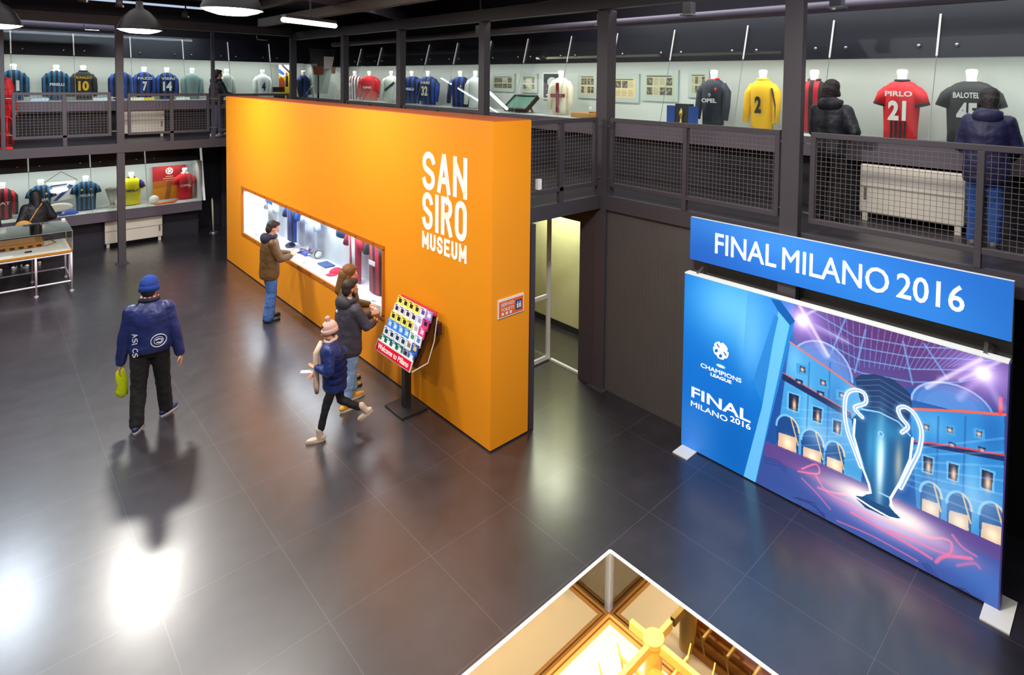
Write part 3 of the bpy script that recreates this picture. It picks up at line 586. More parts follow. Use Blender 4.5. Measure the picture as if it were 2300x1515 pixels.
for dx in (0, 10, 22): P.line(c([(190+dx, 900), (260+dx, 925), (330, 975+dx), (250, 950+dx), (200+dx, 925)]), .002, (44, 44, 110), .8); P.line(c([(740+dx, 1180), (800+dx, 1260), (900+dx, 1290), (1000, 1340+dx)]), .002, (44, 48, 110), .8); P.line(c([(70, 730+dx), (130, 745+dx), (165, 775+dx)]), .002, (44, 44, 110), .7)
# cup: crown, bowl, stem, foot, handles, glow
u, v = cc(540, 930); P.glow(u, v, .14, .055, (255, 250, 245), .95); u, v = cc(660, 990); P.glow(u, v, .07, .04, (255, 235, 235), .95); u, v = cc(480, 890); P.glow(u, v, .05, .03, (255, 240, 235), .8)
CB = (30, 84, 136)
P.poly(c([(455, 395), (480, 380), (540, 378), (620, 400), (690, 460), (700, 520), (672, 600), (640, 580), (560, 545), (490, 525), (470, 460)]), (30, 54, 96))
for k in range(6): P.line(c([(462+k*5, 405+k*22), (560, 400+k*24), (690-k*6, 480+k*20)]), .002, (80, 130, 190), .5)
BOWL = [(478, 530), (560, 545), (650, 590), (705, 650), (690, 720), (650, 820), (612, 890), (600, 935), (640, 985), (560, 960), (480, 900), (520, 880), (516, 840), (485, 740), (455, 640), (440, 570)]
P.poly(c(BOWL), CB)
u, v = cc(560, 700); P.glow(u, v, .018, .14, (90, 190, 235), .9); u, v = cc(563, 760); P.glow(u, v, .01, .16, (225, 245, 255), .95); u, v = cc(520, 680); P.glow(u, v, .012, .12, (60, 150, 205), .7); u, v = cc(640, 760); P.glow(u, v, .01, .1, (200, 190, 170), .7); u, v = cc(600, 620); P.glow(u, v, .035, .04, (46, 130, 180), .7)
P.poly(c([(445, 890), (500, 900), (600, 950), (660, 990), (600, 990), (500, 945)]), (24, 70, 120))
P.line(c([(485, 525), (560, 540), (640, 580), (690, 640)]), .003, (150, 210, 240), .9); P.line(c([(560, 880), (600, 900)]), .004, (150, 210, 240), .8)
P.line(c([(455, 570), (450, 640), (490, 780), (515, 845), (522, 880), (450, 890)]), .005, (250, 250, 255)); P.line(c([(700, 650), (690, 740), (645, 840), (606, 905), (612, 945), (665, 1000)]), .005, (250, 250, 255)); P.line(c([(445, 890), (520, 940), (600, 985), (670, 1002)]), .004, (250, 250, 255))
for pts in ([(486, 560), (455, 520), (500, 500), (495, 460), (455, 445), (420, 465), (412, 540), (425, 620), (450, 690), (480, 770)], [(655, 625), (680, 600), (650, 560), (640, 525), (670, 518), (710, 550), (738, 620), (728, 700), (700, 760), (650, 860)]):
    P.line(c(smooth(pts)), .016, (120, 180, 235), .4, soft=1.2); P.line(c(smooth(pts)), .009, (240, 248, 255)); P.line(c(smooth(pts)), .0035, (90, 140, 200), .6)
u, v = cc(566, 632); P.ell(u, v, .008, .012, (150, 205, 235)); P.ell(u, v, .005, .008, (70, 150, 200))
# floodlight bursts
for (x, y, s_) in ((232, 150, 1.), (1000, 375, 1.)):
    u, v = cc(x, y); P.glow(u, v, .05, .07, (190, 150, 235), .7); P.glow(u, v, .022, .035, (255, 255, 255), 1.)
    P.line(c([(x-10, y-60), (x+110 if x < 500 else x-240, y+150 if x < 500 else y+60)]), .008, (240, 230, 255), .6, soft=1.3); P.line(c([(x+80, y-55), (x-100, y+30)]), .006, (230, 220, 255), .5, soft=1.3)
# slanted blue frame between the two halves
P.poly(c([(95, 55), (130, 60), (200, 150), (75, 660), (32, 850), (0, 835), (60, 600), (165, 175)]), (28, 120, 200)); P.poly(c([(130, 112), (178, 170), (30, 846), (0, 832), (-20, 820), (60, 520)]), (96, 178, 238))
P.poly(c([(100, 60), (140, 68), (202, 152), (180, 172), (130, 110)]), (8, 84, 160)); P.poly([q(1740, 706), q(1749, 712), q(1712, 880), q(1690, 860)], (30, 112, 188), .9); P.poly(c([(0, 20), (-20, 300), (60, 500), (130, 112), (98, 56)]), (50, 140, 218), .35)
print_grid('printed_poster', P, (PX-.004, PYL, PZ0), (0, PYR-PYL, 0), (0, 0, PZ1-PZ0), vcolmat('poster_print_glow', .43), t, label='printed picture of a silver cup before arcades and a glass dome')  # added emission makes the print glow, no backlight behind it
MB().box(PX-.006, PX+.09, PYR, PYL, PZ1-.002, PZ1+.012).build('top_edge', STRIP, t)
MB().box(PX-.006, PX+.09, PYR-.012, PYR, PZ0, PZ1).build('side_edge', mat('side_edge_blue', (84, 74, 150), .5), t)
for y, lab in ((3.80, 'white foot plate'), (.80, 'white foot plate')):
    MB().box(PX-.2, PX+.2, y-.17, y+.03, 0, .012).build('foot_plate', WHITE, t)
for y in (3.70, .90):
    MB().bar((PX+.03, y, PZ1+.012), (PX+.2, y+.02, PZ1+.05), .03, .02).build('support_bracket', CHROME, t)
    MB().bar((PX+.1, y-.05, PZ1-.1), (PX+.25, y-.05, 0), .025).build('rear_strut', STEEL, t)
# lettering and ball emblem
def pl(s, x0, y0, x1, y1, h, bold=.02):     # word from px (x0,y0) baseline-left to (x1,y1) baseline-right
    a, b = onx(x0, y0, PX-.006), onx(x1, y1, PX-.006); letters('lettering', s, a, (0, -1, 0), (0, 0, 1), a.y-b.y, h, WL, t, .002, bold)
pl('FINAL', 1553, 890, 1686, 945, .125, .02); pl('MILANO', 1552, 910, 1634, 942, .062, .02); pl('2016', 1640, 945, 1686, 966, .066, .02)
pl('CHAMPIONS', 1574, 823, 1665, 859, .047, .04); pl('LEAGUE', 1596, 843, 1643, 862, .038, .04)
o = onx(1619, 787, PX-.005); R_ = .098; em = MB()
em.poly([(o.x, o.y-R_*math.cos(a*math.pi/18), o.z+R_*math.sin(a*math.pi/18)) for a in range(36)], (-.001, 0, 0)); em.build('ball_emblem', WL, t, label='white football emblem made of stars')
em = MB()
for k in range(6):
    a = math.radians(90+k*72) if k < 5 else 0; rr = .6*R_ if k < 5 else 0
    cx_, cz_ = o.y-rr*math.cos(a), o.z-rr*math.sin(a)
    if k < 5: em.poly([(o.x-.002, cx_-.024*math.cos(a+b*math.pi*.4+.6), cz_+.024*math.sin(-a+b*math.pi*.4+.3)) for b in range(5)], (-.001, 0, 0))
    if k < 5:
        a2 = math.radians(126+k*72); em.poly([(o.x-.002, o.y-.99*R_*math.cos(a2)-.018*math.cos(b*math.pi*2/3+a2), o.z-.99*R_*math.sin(a2)+.018*math.sin(b*math.pi*2/3+a2)) for b in range(3)], (-.001, 0, 0))
em.build('emblem_spots', mat('emblem_blue', (20, 110, 200), .5, emit=.3), t)
o = onx(1619, 822, PX-.005); em = MB(); em.poly([(o.x, o.y-.06*math.cos(a*math.pi/12), o.z+.02*math.sin(a*math.pi/12)) for a in range(24)], (-.001, 0, 0)); em.build('oval_badge', mat('badge_pale', (150, 205, 240), .5, emit=.3), t)
letters('lettering', 'UEFA', (o.x-.002, o.y+.04, o.z-.012), (0, -1, 0), (0, 0, 1), .08, .024, WL, t, .002, .03)
# ================================================================ football shirts on white busts
BUST = mat('bust_white', (232, 232, 226), .5, noise=.02)
def cloth(name, col, stripes=None): return mat('cloth_'+name, col, .75, noise=.08, scale=9, bump=.25, stripes=stripes, sheen=.04)
BB = lambda n, c1, c2, wd=.085, off=.0: cloth(n, c1, (c2, wd, 0, off, .5))
M_INTER = BB('azure_black', (6, 92, 138), (18, 20, 30), .09, .0225); M_INTER2 = BB('blue_black', (18, 62, 150), (16, 18, 36), .13, .03)
M_MILAN = BB('red_black', (176, 18, 34), (24, 14, 18), .12, .03)
def shirt(label, wall, px0, px1, py, mat_, sleeve='long', front=False, number=None, numcol=(240, 240, 238), name=None, sponsor=None, collar=None, trim=None, extra=None, d=.5, turn=0., group='shirts on busts in the display cases', sleevemat=None, zbase=None, scol=None):
    # wall 0 = left cases, 1 = right case; px0..px1 the picture span that gives its place and width, py the collar row
    pm = (px0+px1)/2
    if wall == 0: pl_ = 18.3+d; a, b = ony(px0, py, pl_), ony(px1, py, pl_); s0, wdt = (a.x+b.x)/2, abs(b.x-a.x)
    else: pl_ = 7.4+d; a, b = onx(px0, py, pl_), onx(px1, py, pl_); s0, wdt = (a.y+b.y)/2, abs(b.y-a.y)
    zb = zbase if zbase is not None else 3.65
    loc = (s0, pl_, zb) if wall == 0 else (pl_, s0, zb)
    t = thing('football_shirt', label, 'football shirt', loc, (0 if wall == 0 else -math.pi/2)+turn, group)
    k = min(max(wdt/(.66 if sleeve == 'long' else .62), .8), 1.15) if wdt else 1.
    def O(p, nm, m, **kw):
        return p.build(nm, m, t, local=True, **kw)
    pr = [(0, 0, .0, .2, .09), (0, 0, .12, .2, .1), (0, 0, .4, .215, .115), (0, 0, .56, .215, .115), (0, 0, .63, .195, .095), (0, 0, .675, .14, .075), (0, 0, .70, .075, .06)]
    O(MB().oval([(cx*k, cy, z+.02, rx*k, ry) for cx, cy, z, rx, ry in pr], 28), 'shirt_body', mat_, smooth=True)
    sm_ = sleevemat or mat_
    for s in (-1, 1):
        if sleeve == 'long': pts = [(s*.17*k, 0, .635), (s*.245*k, 0, .52), (s*.265*k, -.03, .3), (s*.265*k, -.06, .1)]; rr = [.055, .07, .058, .046]
        else: pts = [(s*.14*k, 0, .63), (s*.205*k, -.005, .55), (s*.245*k, -.015, .42)]; rr = [.05, .08, .082]; pts.insert(1, (s*.165*k, 0, .6)); rr.insert(1, .068)
        O(MB().tube(pts, rr, 14), 'sleeve', sm_, smooth=True)
        if trim and sleeve == 'short': O(MB().tube([(s*.238*k, -.014, .44), (s*.245*k, -.015, .415)], [.0855, .0845], 14), 'cuff', trim)
    O(MB().lathe([(.001, .86), (.05, .855), (.062, .835), (.055, .79), (.05, .75), (.05, .70)], (0, 0, 0), 16), 'bust_neck', BUST, smooth=True)
    if collar: O(MB().tube([(.075*math.cos(a*math.pi/8), .062*math.sin(a*math.pi/8), .722-(.05 if front and a in (11, 12, 13) else 0)) for a in range(17)], .016, 8), 'collar', collar, smooth=True)
    NC = mat('print_%d_%d_%d' % numcol, numcol, .6, noise=0)
    if number: letters('number', number, (-.055*len(number)-.0, -.128, .24), (1, 0, 0), (0, 0, 1), .11*len(number)-.02 if len(number) > 1 else .1, .24, NC, t, .004, .045, local=True)
    if name: letters('lettering', name, (-.15, -.128, .53), (1, 0, 0), (0, 0, 1), .3, .065, NC, t, .004, .03, local=True)
    if sponsor: letters('lettering', sponsor, (-.13, -.129, .36), (1, 0, 0), (0, 0, 1), .26, .065, mat('print_%d_%d_%d' % (scol or numcol), scol or numcol, .6, noise=0), t, .004, .04, local=True)
    if extra: extra(t, k)
    return t
def badge(t, x, z, col, r=.02): MB().ell((x, -.122, z), (r, 0, 0), (0, .008, 0), (0, 0, r*1.3), 10, 6).build('badge', mat('badge_%d_%d_%d' % col, col, .5, noise=0), t, local=True)
YN = lambda t, k: None
UP = 'shirts on busts in the upper cases'
shirt('azure and black shirt with a white number at the far left upstairs', 0, 2, 57, 143, M_INTER, number='11', group=UP)
shirt('azure and black long-sleeved shirt with white PIRELLI print on the chest', 0, 97, 155, 150, M_INTER, sponsor='PIRELLI', front=True, collar=WHITE, group=UP)
shirt('black long-sleeved shirt with yellow number 10', 0, 160, 213, 150, cloth('charcoal', (26, 28, 31)), number='10', name='RONALDO', numcol=(240, 184, 20), collar=cloth('charcoal', (26, 28, 31)), group=UP)
shirt('dark blue striped shirt with number 8 half hidden by the left column', 0, 246, 296, 155, M_INTER2, number='8', group=UP)
shirt('blue and black striped shirt with white number 7', 0, 298, 348, 155, M_INTER2, number='7', name='PAZZI', group=UP)
shirt('blue and black striped shirt with white number 14', 0, 350, 398, 155, M_INTER2, number='14', name='VIERI', group=UP)
shirt('plain grey-green long-sleeved shirt right of the shirt numbered 14', 0, 408, 454, 158, cloth('greygreen', (118, 142, 140)), group=UP)
shirt('pale grey shirt behind the visitor in black on the left gallery', 0, 488, 528, 160, cloth('palegrey', (176, 186, 182)), group=UP, front=True, turn=.5)
shirt('white long-sleeved shirt with navy number 4', 0, 568, 610, 165, cloth('white', (214, 222, 220)), number='4', numcol=(24, 40, 96), group=UP)
shirt('dark blue striped shirt with a yellow captain armband near the gallery corner', 0, 662, 700, 170, M_INTER2, front=True, turn=.5, group=UP, d=.42, extra=lambda t, k: MB().tube([(.262, -.01, .42), (.272, -.014, .37)], .066, 12).build('armband', mat('armband_yellow', (226, 208, 20), .6), t, local=True))
shirt('white shirt with thin maroon stripes left of the red shirt', 1, 783, 812, 165, BB('white_maroon', (222, 218, 222), (110, 40, 66), .09), front=True, turn=.5, group=UP)
shirt('plain red shirt with blue cuffs beyond the orange wall', 1, 813, 848, 165, cloth('red', (204, 24, 36)), front=True, sponsor='ONE', turn=.6, group=UP, extra=lambda t, k: MB().tube([(.285*k, -.02, .3), (.29*k, -.03, .2)], .062, 12).build('cuff', mat('cuff_blue', (60, 40, 150), .6), t, local=True))
shirt('white shirt with a dark green diagonal sash', 1, 866, 894, 165, cloth('offwhite', (212, 218, 210)), front=True, turn=.6, group=UP, extra=lambda t, k: MB().poly([(-.15, -.124, .36), (-.13, -.124, .30), (.15, -.124, .52), (.13, -.124, .58)], (0, -.008, 0)).build('sash', cloth('sash', (24, 58, 66)), t, local=True))
shirt('blue striped shirt left of the shirt numbered 32', 1, 910, 942, 165, M_INTER2, front=True, sponsor='PIRELLI', turn=.5, group=UP)
shirt('blue striped shirt with cream number 32', 1, 943, 982, 166, M_INTER2, number='32', name='VIERI', numcol=(236, 232, 206), group=UP, turn=.3)
shirt('blue and black shirt standing alone left of the near upper column', 1, 1016, 1054, 167, M_INTER2, front=True, turn=.5, group=UP, extra=lambda t, k: badge(t, .06, .5, (230, 200, 60)))
shirt('white shirt with a pale blue collar partly behind the upper column', 1, 1056, 1082, 167, cloth('white', (214, 222, 220)), front=True, turn=.5, collar=cloth('skyblue', (90, 150, 205)), group=UP)
def cross(t, k):
    R_ = cloth('deep_red', (128, 14, 34)); MB().poly([(-.035, -.12, .05), (.03, -.12, .05), (.03, -.128, .62), (-.035, -.128, .62)], (0, -.008, 0)).build('cross_upright', R_, t, local=True)
    MB().poly([(-.16, -.12, .34), (.16, -.12, .34), (.16, -.12, .41), (-.16, -.12, .41)], (0, -.014, 0)).build('cross_arm', R_, t, local=True)
shirt('cream long-sleeved shirt with a dark red cross', 1, 1238, 1284, 170, cloth('cream', (226, 216, 190)), front=True, extra=cross, turn=.25, group=UP)
RED = cloth('red', (204, 24, 36))
shirt('navy long-sleeved shirt with a red collar and white OPEL print', 1, 1566, 1643, 180, cloth('navy', (26, 32, 46)), front=True, sponsor='OPEL', numcol=(225, 225, 225), collar=RED, group=UP, extra=lambda t, k: (badge(t, .1, .56, (214, 50, 30), .022), badge(t, 0, .47, (120, 130, 140), .026)))
shirt('yellow long-sleeved shirt with black number 2', 1, 1674, 1756, 178, cloth('yellow', (232, 178, 6)), number='2', numcol=(20, 22, 30), collar=cloth('yellow', (232, 178, 6)), group=UP, extra=lambda t, k: MB().tube([(.2*k, -.075, .6), (.27*k, -.075, .35), (.285*k, -.09, .1)], .012, 6).build('sleeve_stripe', cloth('navy', (26, 32, 46)), t, local=True))
shirt('red and black shirt partly behind the visitor in a black jacket', 1, 1790, 1870, 182, M_MILAN, 'short', front=True, collar=cloth('charcoal', (26, 28, 31)), group=UP)
def pirlo(t, k):
    K_ = cloth('charcoal', (26, 28, 31))
    for x in (-.07, -.02, .03, .08): MB().box(x-.012, x+.012, -.128, -.118, .02, .23).build('stripe', K_, t, local=True)
shirt('red short-sleeved shirt with white number 21', 1, 1968, 2088, 180, RED, 'short', number='21', name='PIRLO', collar=cloth('charcoal', (26, 28, 31)), group=UP, extra=pirlo, trim=cloth('charcoal', (26, 28, 31)))
shirt('black short-sleeved shirt with white number 45 behind the visitor in navy', 1, 2104, 2266, 185, cloth('charcoal', (26, 28, 31)), 'short', number='45', name='BALOTELLI', numcol=(214, 216, 214), group=UP)
LO = 'shirts on busts in the lower case'
shirt('red and black long-sleeved shirt at the far left of the lower case', 0, -26, 34, 415, M_MILAN, zbase=.93, front=True, sponsor='FIAT', group=LO)
shirt('azure and black short-sleeved shirt behind the visitor in black', 0, 58, 124, 412, M_INTER, 'short', zbase=.93, front=True, sponsor='FITGAR', group=LO, extra=lambda t, k: (badge(t, -.09, .5, (200, 60, 60)), badge(t, .09, .52, (220, 200, 120))))
shirt('azure and black short-sleeved shirt right of the pennant', 0, 158, 226, 405, M_INTER, 'short', zbase=.93, front=True, sponsor='MISURA', group=LO, extra=lambda t, k: (badge(t, -.09, .53, (220, 200, 40)), badge(t, .09, .53, (230, 190, 30))))
shirt('yellow short-sleeved shirt with navy sleeve trim', 0, 264, 325, 395, cloth('lemon', (226, 214, 12)), 'short', zbase=.93, front=True, sponsor='PARMALAT', numcol=(24, 34, 80), collar=cloth('navy', (26, 32, 66)), sleevemat=cloth('navyblue', (26, 36, 110)), trim=cloth('lemon', (226, 214, 12)), group=LO)
shirt('red short-sleeved shirt with white OPEL print beside the tournament poster', 0, 388, 441, 388, RED, 'short', zbase=.93, front=True, sponsor='OPEL', group=LO, collar=WHITE)
# ---------------------------------------------------------------- flat framed newspapers on the back of the right case
rng = np.random.RandomState(3)
def newsprint(w_, h_, dark=.5, warm=0):
    P = Paint(w_, h_, (176+warm, 172+warm*.5, 140)); 
    for i in range(4):
        for j in range(2):
            x0, y0 = .06+i*.23, .08+j*.44
            if rng.rand() < dark: P.poly([(x0, y0), (x0+.2, y0), (x0+.2, y0+.34), (x0, y0+.34)], (44, 46, 42), .85); [P.ell(x0+.1+rng.uniform(-.08, .08), y0+.17+rng.uniform(-.1, .1), .03, .05, (140, 140, 120), .7) for _ in range(4)]
            else:
                for k in range(6): P.line([(x0, y0+.03+k*.055), (x0+.2*rng.uniform(.7, 1), y0+.03+k*.055)], .008, (92, 90, 78), .8, asp=w_/h_)
    P.line([(.06, .94), (.9, .94)], .03, (60, 56, 50), .8, asp=w_/h_); return P
def framed(label, x0, y0, x1, y1, P, mount=(168, 180, 176), m=.16, cat='framed newspaper'):
    a, b = onx(x0, y1, 8.32), onx(x1, y0, 8.32); y_l, y_r, z0, z1 = a.y, b.y, a.z, b.z
    t = thing('framed_newspaper' if cat == 'framed newspaper' else 'framed_print', label, cat, (8.32, (y_l+y_r)/2, z0)); w_, h_ = y_l-y_r, z1-z0
    MB().box(8.315, 8.348, y_r, y_l, z0, z1).build('mount', mat('mount_%d' % mount[0], mount, .35, noise=.03), t, bevel=.004)
    g = m*min(w_, h_); print_grid('print', P, (8.313, y_l-g, z0+g), (0, -(w_-2*g), 0), (0, 0, h_-2*g), vcolmat('newsprint'), t)
framed('framed newspaper with two photographs at the blue-lit end of the right case', 1104, 165, 1156, 205, newsprint(60, 46, .8))
framed('framed newspaper above the green football table', 1170, 165, 1207, 208, newsprint(50, 46, .7))
P = Paint(50, 76, (28, 32, 40)); P.ell(.55, .66, .3, .2, (190, 196, 190)); P.poly([(.2, .1), (.6, .1), (.6, .16), (.2, .16)], (220, 220, 215)); P.line([(.15, .36), (.8, .36)], .02, (150, 30, 60), asp=.66)
framed('black framed print with a pale disc beside the red cross shirt', 1219, 163, 1258, 222, P, (225, 225, 210), .05, 'framed print')
framed('framed newspaper left of the corner column', 1297, 161, 1343, 220, newsprint(60, 50, .6, 20))
framed('framed pinkish newspaper just right of the corner column', 1358, 166, 1436, 228, newsprint(80, 60, .45, 30))
framed('wide framed newspaper with a large dark photograph', 1441, 157, 1524, 226, newsprint(90, 64, .75))
framed('framed newspaper half behind the navy OPEL shirt', 1545, 158, 1593, 219, newsprint(60, 60, .6))
# ---------------------------------------------------------------- things standing in the right case
SH = 3.65
WOODY = mat('honey_wood', (186, 128, 52), .5, noise=.15, scale=9)
a = onx(1172, 246, 7.85); t = thing('football_table', 'small green table football set propped on a wooden stand', 'table game', (7.85, a.y, SH))
tx = Vector((0, 1, 0)); up = Vector((.5, 0, .42)).normalized(); nn = up.cross(tx)*-1; ctr = Vector((7.82, a.y, SH+.19))
MB().obox(ctr, tx*.34, up*.2, nn*.02).build('playing_field', mat('field_green', (62, 118, 96), .5, noise=.3, scale=12), t)
for s in (-1, 1): MB().obox(ctr+up*.2*s, tx*.36, up*.016, nn*.045).build('side_board', mat('board_dark', (44, 30, 24), .5), t); MB().obox(ctr+tx*.35*s, tx*.014, up*.2, nn*.045).build('end_board', mat('board_dark', (44, 30, 24), .5), t)
for i in range(6):
    p = ctr+tx*(-.27+i*.108)-nn*.0; MB().bar(p-up*.26+nn*.03, p+up*.26+nn*.03, .008).build('rod', CHROME, t)
    for q in (-.1, .05): MB().obox(p+up*q+nn*.03, tx*.01, up*.012, nn*.03).build('player_figure', mat('figure_red', (190, 60, 40), .5), t)
for s in (-.2, .2): MB().bar((7.98, a.y+s, SH), (7.86, a.y+s, SH+.2), .03).build('stand_leg', WOODY, t)
a = onx(1325, 256, 7.7); t = thing('wooden_relic', 'long golden-brown wooden piece lying on the right case shelf', 'exhibit', (7.7, a.y, SH))
MB().box(7.62, 7.8, a.y-.42, a.y+.42, SH, SH+.09).build('block', WOODY, t, bevel=.02); MB().box(7.66, 7.76, a.y-.1, a.y, SH+.09, SH+.12).build('knob', WOODY, t, bevel=.01)
a = onx(1532, 262, 7.6); t = thing('presentation_box', 'open blue presentation box holding a small gold trophy', 'box', (7.6, a.y, SH)); BL = mat('box_blue', (0, 70, 160), .5)
for s in (-1, 1): MB().box(7.58, 7.62, a.y+s*.2-.075, a.y+s*.2+.075, SH, SH+.3).build('box_door', BL, t)
MB().box(7.6, 7.72, a.y-.13, a.y+.13, SH, SH+.33).build('box_back', mat('box_black', (22, 22, 26), .5), t)
MB().lathe([(.001, 0), (.04, 0), (.015, .04), (.012, .1), (.035, .15), (.02, .2), (.001, .24)], (7.57, a.y, SH+.03), 14).build('gold_trophy', mat('gold', (226, 190, 90), .3, .8), t, smooth=True)
for px, lb in ((1385, 'white shelf card below the pinkish newspaper'), (1210, 'white shelf card beside the red cross shirt')):
    a = onx(px, 268, 7.6); tag(MB().box(7.55, 7.68, a.y-.1, a.y+.1, SH, SH+.01).build('caption_card', WHITE), lb, 'card')
a, b = onx(1100, 208, 7.55), onx(1138, 244, 7.5)
tag(MB().cap(a, b, .03, .03).build('fluorescent_tube', mat('tube_glow', (250, 255, 250), .4, emit=2.2), smooth=True), 'white glowing tube leaning down towards the green football table', 'tube')
# yellow poster, caption boards in the left upper case
P = Paint(60, 90, (226, 182, 20)); P.poly([(0, .72), (.35, .62), (1, .78), (1, 1), (0, 1)], (235, 238, 240)); P.poly([(0, .9), (0, .75), (.4, .68), (.5, .74)], (50, 100, 180)); P.line([(.3, .98), (.9, .78)], .04, (70, 50, 46), asp=.66)
P.ell(.2, .42, .32, .2, (170, 74, 34)); P.poly([(.55, .35), (.8, .35), (.78, .66), (.6, .72)], (36, 30, 44)); P.ell(.66, .72, .09, .06, (150, 90, 70))
a, b = ony(626, 210, 18.9), ony(652, 146, 18.9); t = thing('yellow_poster', 'yellow poster with a dark figure beside the gallery corner column', 'poster', ((a.x+b.x)/2, 18.9, a.z)); MB().box(a.x, b.x, 18.885, 18.9, 3.66, b.z).build('board', WHITE, t)
print_grid('print', P, (a.x, 18.883, 3.66), (b.x-a.x, 0, 0), (0, 0, b.z-3.66), vcolmat('newsprint'), t)
a = ony(626, 196, 18.6); tag(MB().box(a.x-.17, a.x+.17, 18.6, 18.64, 3.85, 4.0).build('name_board', mat('board_dark', (44, 30, 24), .5)), 'small dark name board in front of the yellow poster', 'sign')
tag(MB().box(a.x-.15, a.x+.15, 18.5, 18.58, 3.65, 3.75).build('black_case', mat('box_black', (22, 22, 26), .5), bevel=.01), 'low black case below the small dark name board', 'box')
a = ony(700, 215, 18.7); tag(MB().ell((a.x, 18.7, SH), (.15, 0, 0), (0, .12, 0), (0, 0, .13)).build('white_cap', BUST, smooth=True), 'white rounded cap on the shelf right of the armband shirt', 'cap')
for px, col, lb in ((88, (190, 205, 225), 'blue and white folded pennants on the shelf left of the PIRELLI shirt'), (226, (200, 210, 225), 'pale folded pennant on the shelf right of the shirt numbered 10'), (305, (232, 226, 190), 'cream shelf card between the shirts numbered 8 and 7'), (330, (212, 190, 60), 'yellow folded scarf on the shelf below the shirt numbered 7'), (410, (216, 220, 216), 'pale papers on the shelf before the grey-green shirt')):
    a = ony(px, 218, 18.5); tag(MB().poly([(a.x-.16, 18.42, SH), (a.x+.15, 18.4, SH), (a.x+.18, 18.6, SH+.06), (a.x-.12, 18.6, SH+.05)], (0, 0, .012)).build('shelf_item', mat('item_%d_%d_%d' % col, col, .6)), lb, 'paper')
# hanging clear banner at the gallery corner
t = thing('hanging_banner', 'translucent hanging banner with a brown label near the gallery corner', 'banner', (6.9, 16.9, 4.5))
HB = mat('banner_film', (190, 196, 194), .35, noise=.15, scale=4)
hb = glassmat('banner_clear', (.72, .76, .74), .2, .3)
MB().poly([(6.57, 16.9, 5.1), (7.33, 16.9, 5.1), (7.08, 16.9, 3.85), (6.72, 16.9, 3.85)], (0, .004, 0)).build('sheet', hb, t)
MB().poly([(6.98, 16.893, 4.9), (7.27, 16.893, 4.9), (7.2, 16.893, 4.55), (6.98, 16.893, 4.55)], (0, .004, 0)).build('white_panel', WHITE, t)
MB().poly([(6.66, 16.893, 4.62), (6.96, 16.893, 4.62), (6.96, 16.893, 4.38), (6.70, 16.893, 4.38)], (0, .004, 0)).build('brown_label', mat('label_brown', (140, 70, 44), .5), t)
MB().poly([(7.2, 16.893, 4.6), (7.32, 16.893, 4.6), (7.3, 16.893, 4.42), (7.2, 16.893, 4.42)], (0, .004, 0)).build('tan_label', mat('label_tan', (190, 160, 136), .5), t)
MB().bar((6.55, 16.9, 5.1), (7.35, 16.9, 5.1), .02).build('hanging_bar', STEEL, t); 
for x in (6.6, 7.3): MB().bar((x, 16.9, 5.1), (x, 16.9, 6.3), .006).build('wire', STEEL, t)
# ---------------------------------------------------------------- things in the lower left case
SL = .93
a = ony(138, 430, 18.9); t = thing('framed_pennant', 'white pennant with a blue diagonal band hanging from a triangular cord', 'pennant', (a.x, 18.9, 1.3))
MB().poly([(a.x-.27, 18.9, 1.68), (a.x+.27, 18.9, 1.68), (a.x+.22, 18.9, 1.24), (a.x-.2, 18.9, 1.2)], (0, .01, 0)).build('cloth', mat('pennant_white', (214, 214, 206), .6, noise=.15, scale=12), t)
MB().poly([(a.x-.16, 18.893, 1.22), (a.x-.08, 18.893, 1.22), (a.x+.22, 18.893, 1.56), (a.x+.15, 18.893, 1.6)], (0, .004, 0)).build('blue_band', mat('pennant_blue', (30, 58, 130), .6), t)
MB().poly([(a.x-.2, 18.893, 1.56), (a.x+.1, 18.893, 1.6), (a.x+.1, 18.893, 1.62), (a.x-.2, 18.893, 1.6)], (0, .004, 0)).build('blue_line', mat('pennant_blue', (30, 58, 130), .6), t)
MB().tube([(a.x-.3, 18.9, 1.69), (a.x, 18.9, 1.92), (a.x+.3, 18.9, 1.69)], .008, 6).build('cord', STEEL, t)
a = ony(132, 463, 18.6); t = thing('oval_plate', 'large white oval dish standing on edge below the pennant', 'dish', (a.x, 18.6, SL))
MB().ell((a.x, 18.6, SL+.17), (.26, 0, 0), (0, .05, .02), (0, -.02, .11), 24, 12).build('dish', mat('dish_white', (245, 240, 226), .4), t, smooth=True); MB().box(a.x-.05, a.x+.05, 18.58, 18.66, SL, SL+.08).build('stand', STEEL, t)
a = ony(160, 475, 18.5); t = thing('peaked_cap', 'blue football cap lying before the azure shirt right of the pennant', 'cap', (a.x, 18.5, SL)); BC = mat('cap_blue', (16, 70, 170), .6)
MB().ell((a.x, 18.5, SL), (.14, 0, 0), (0, .11, 0), (0, 0, .11)).build('crown', BC, t, smooth=True); MB().ell((a.x-.15, 18.46, SL+.02), (.1, 0, 0), (0, .08, 0), (0, 0, .012)).build('peak', BC, t, smooth=True)
a = ony(253, 470, 18.72); t = thing('silver_cup', 'tall flared silver cup half hidden by the column', 'trophy', (a.x, 18.72, SL)); SV = mat('trophy_silver', (186, 180, 166), .3, .7)
MB().lathe([(.001, 0), (.1, 0), (.1, .05), (.06, .07), (.045, .14), (.07, .2), (.1, .3), (.13, .42), (.15, .5), (.14, .5), (.1, .32), (.001, .2)], (a.x, 18.72, SL), 8).build('cup', SV, t); MB().lathe([(.001, -.02), (.11, -.02), (.11, .02), (.001, .02)], (a.x, 18.72, SL+.015), 20).build('base', mat('marble', (200, 190, 160), .4), t)
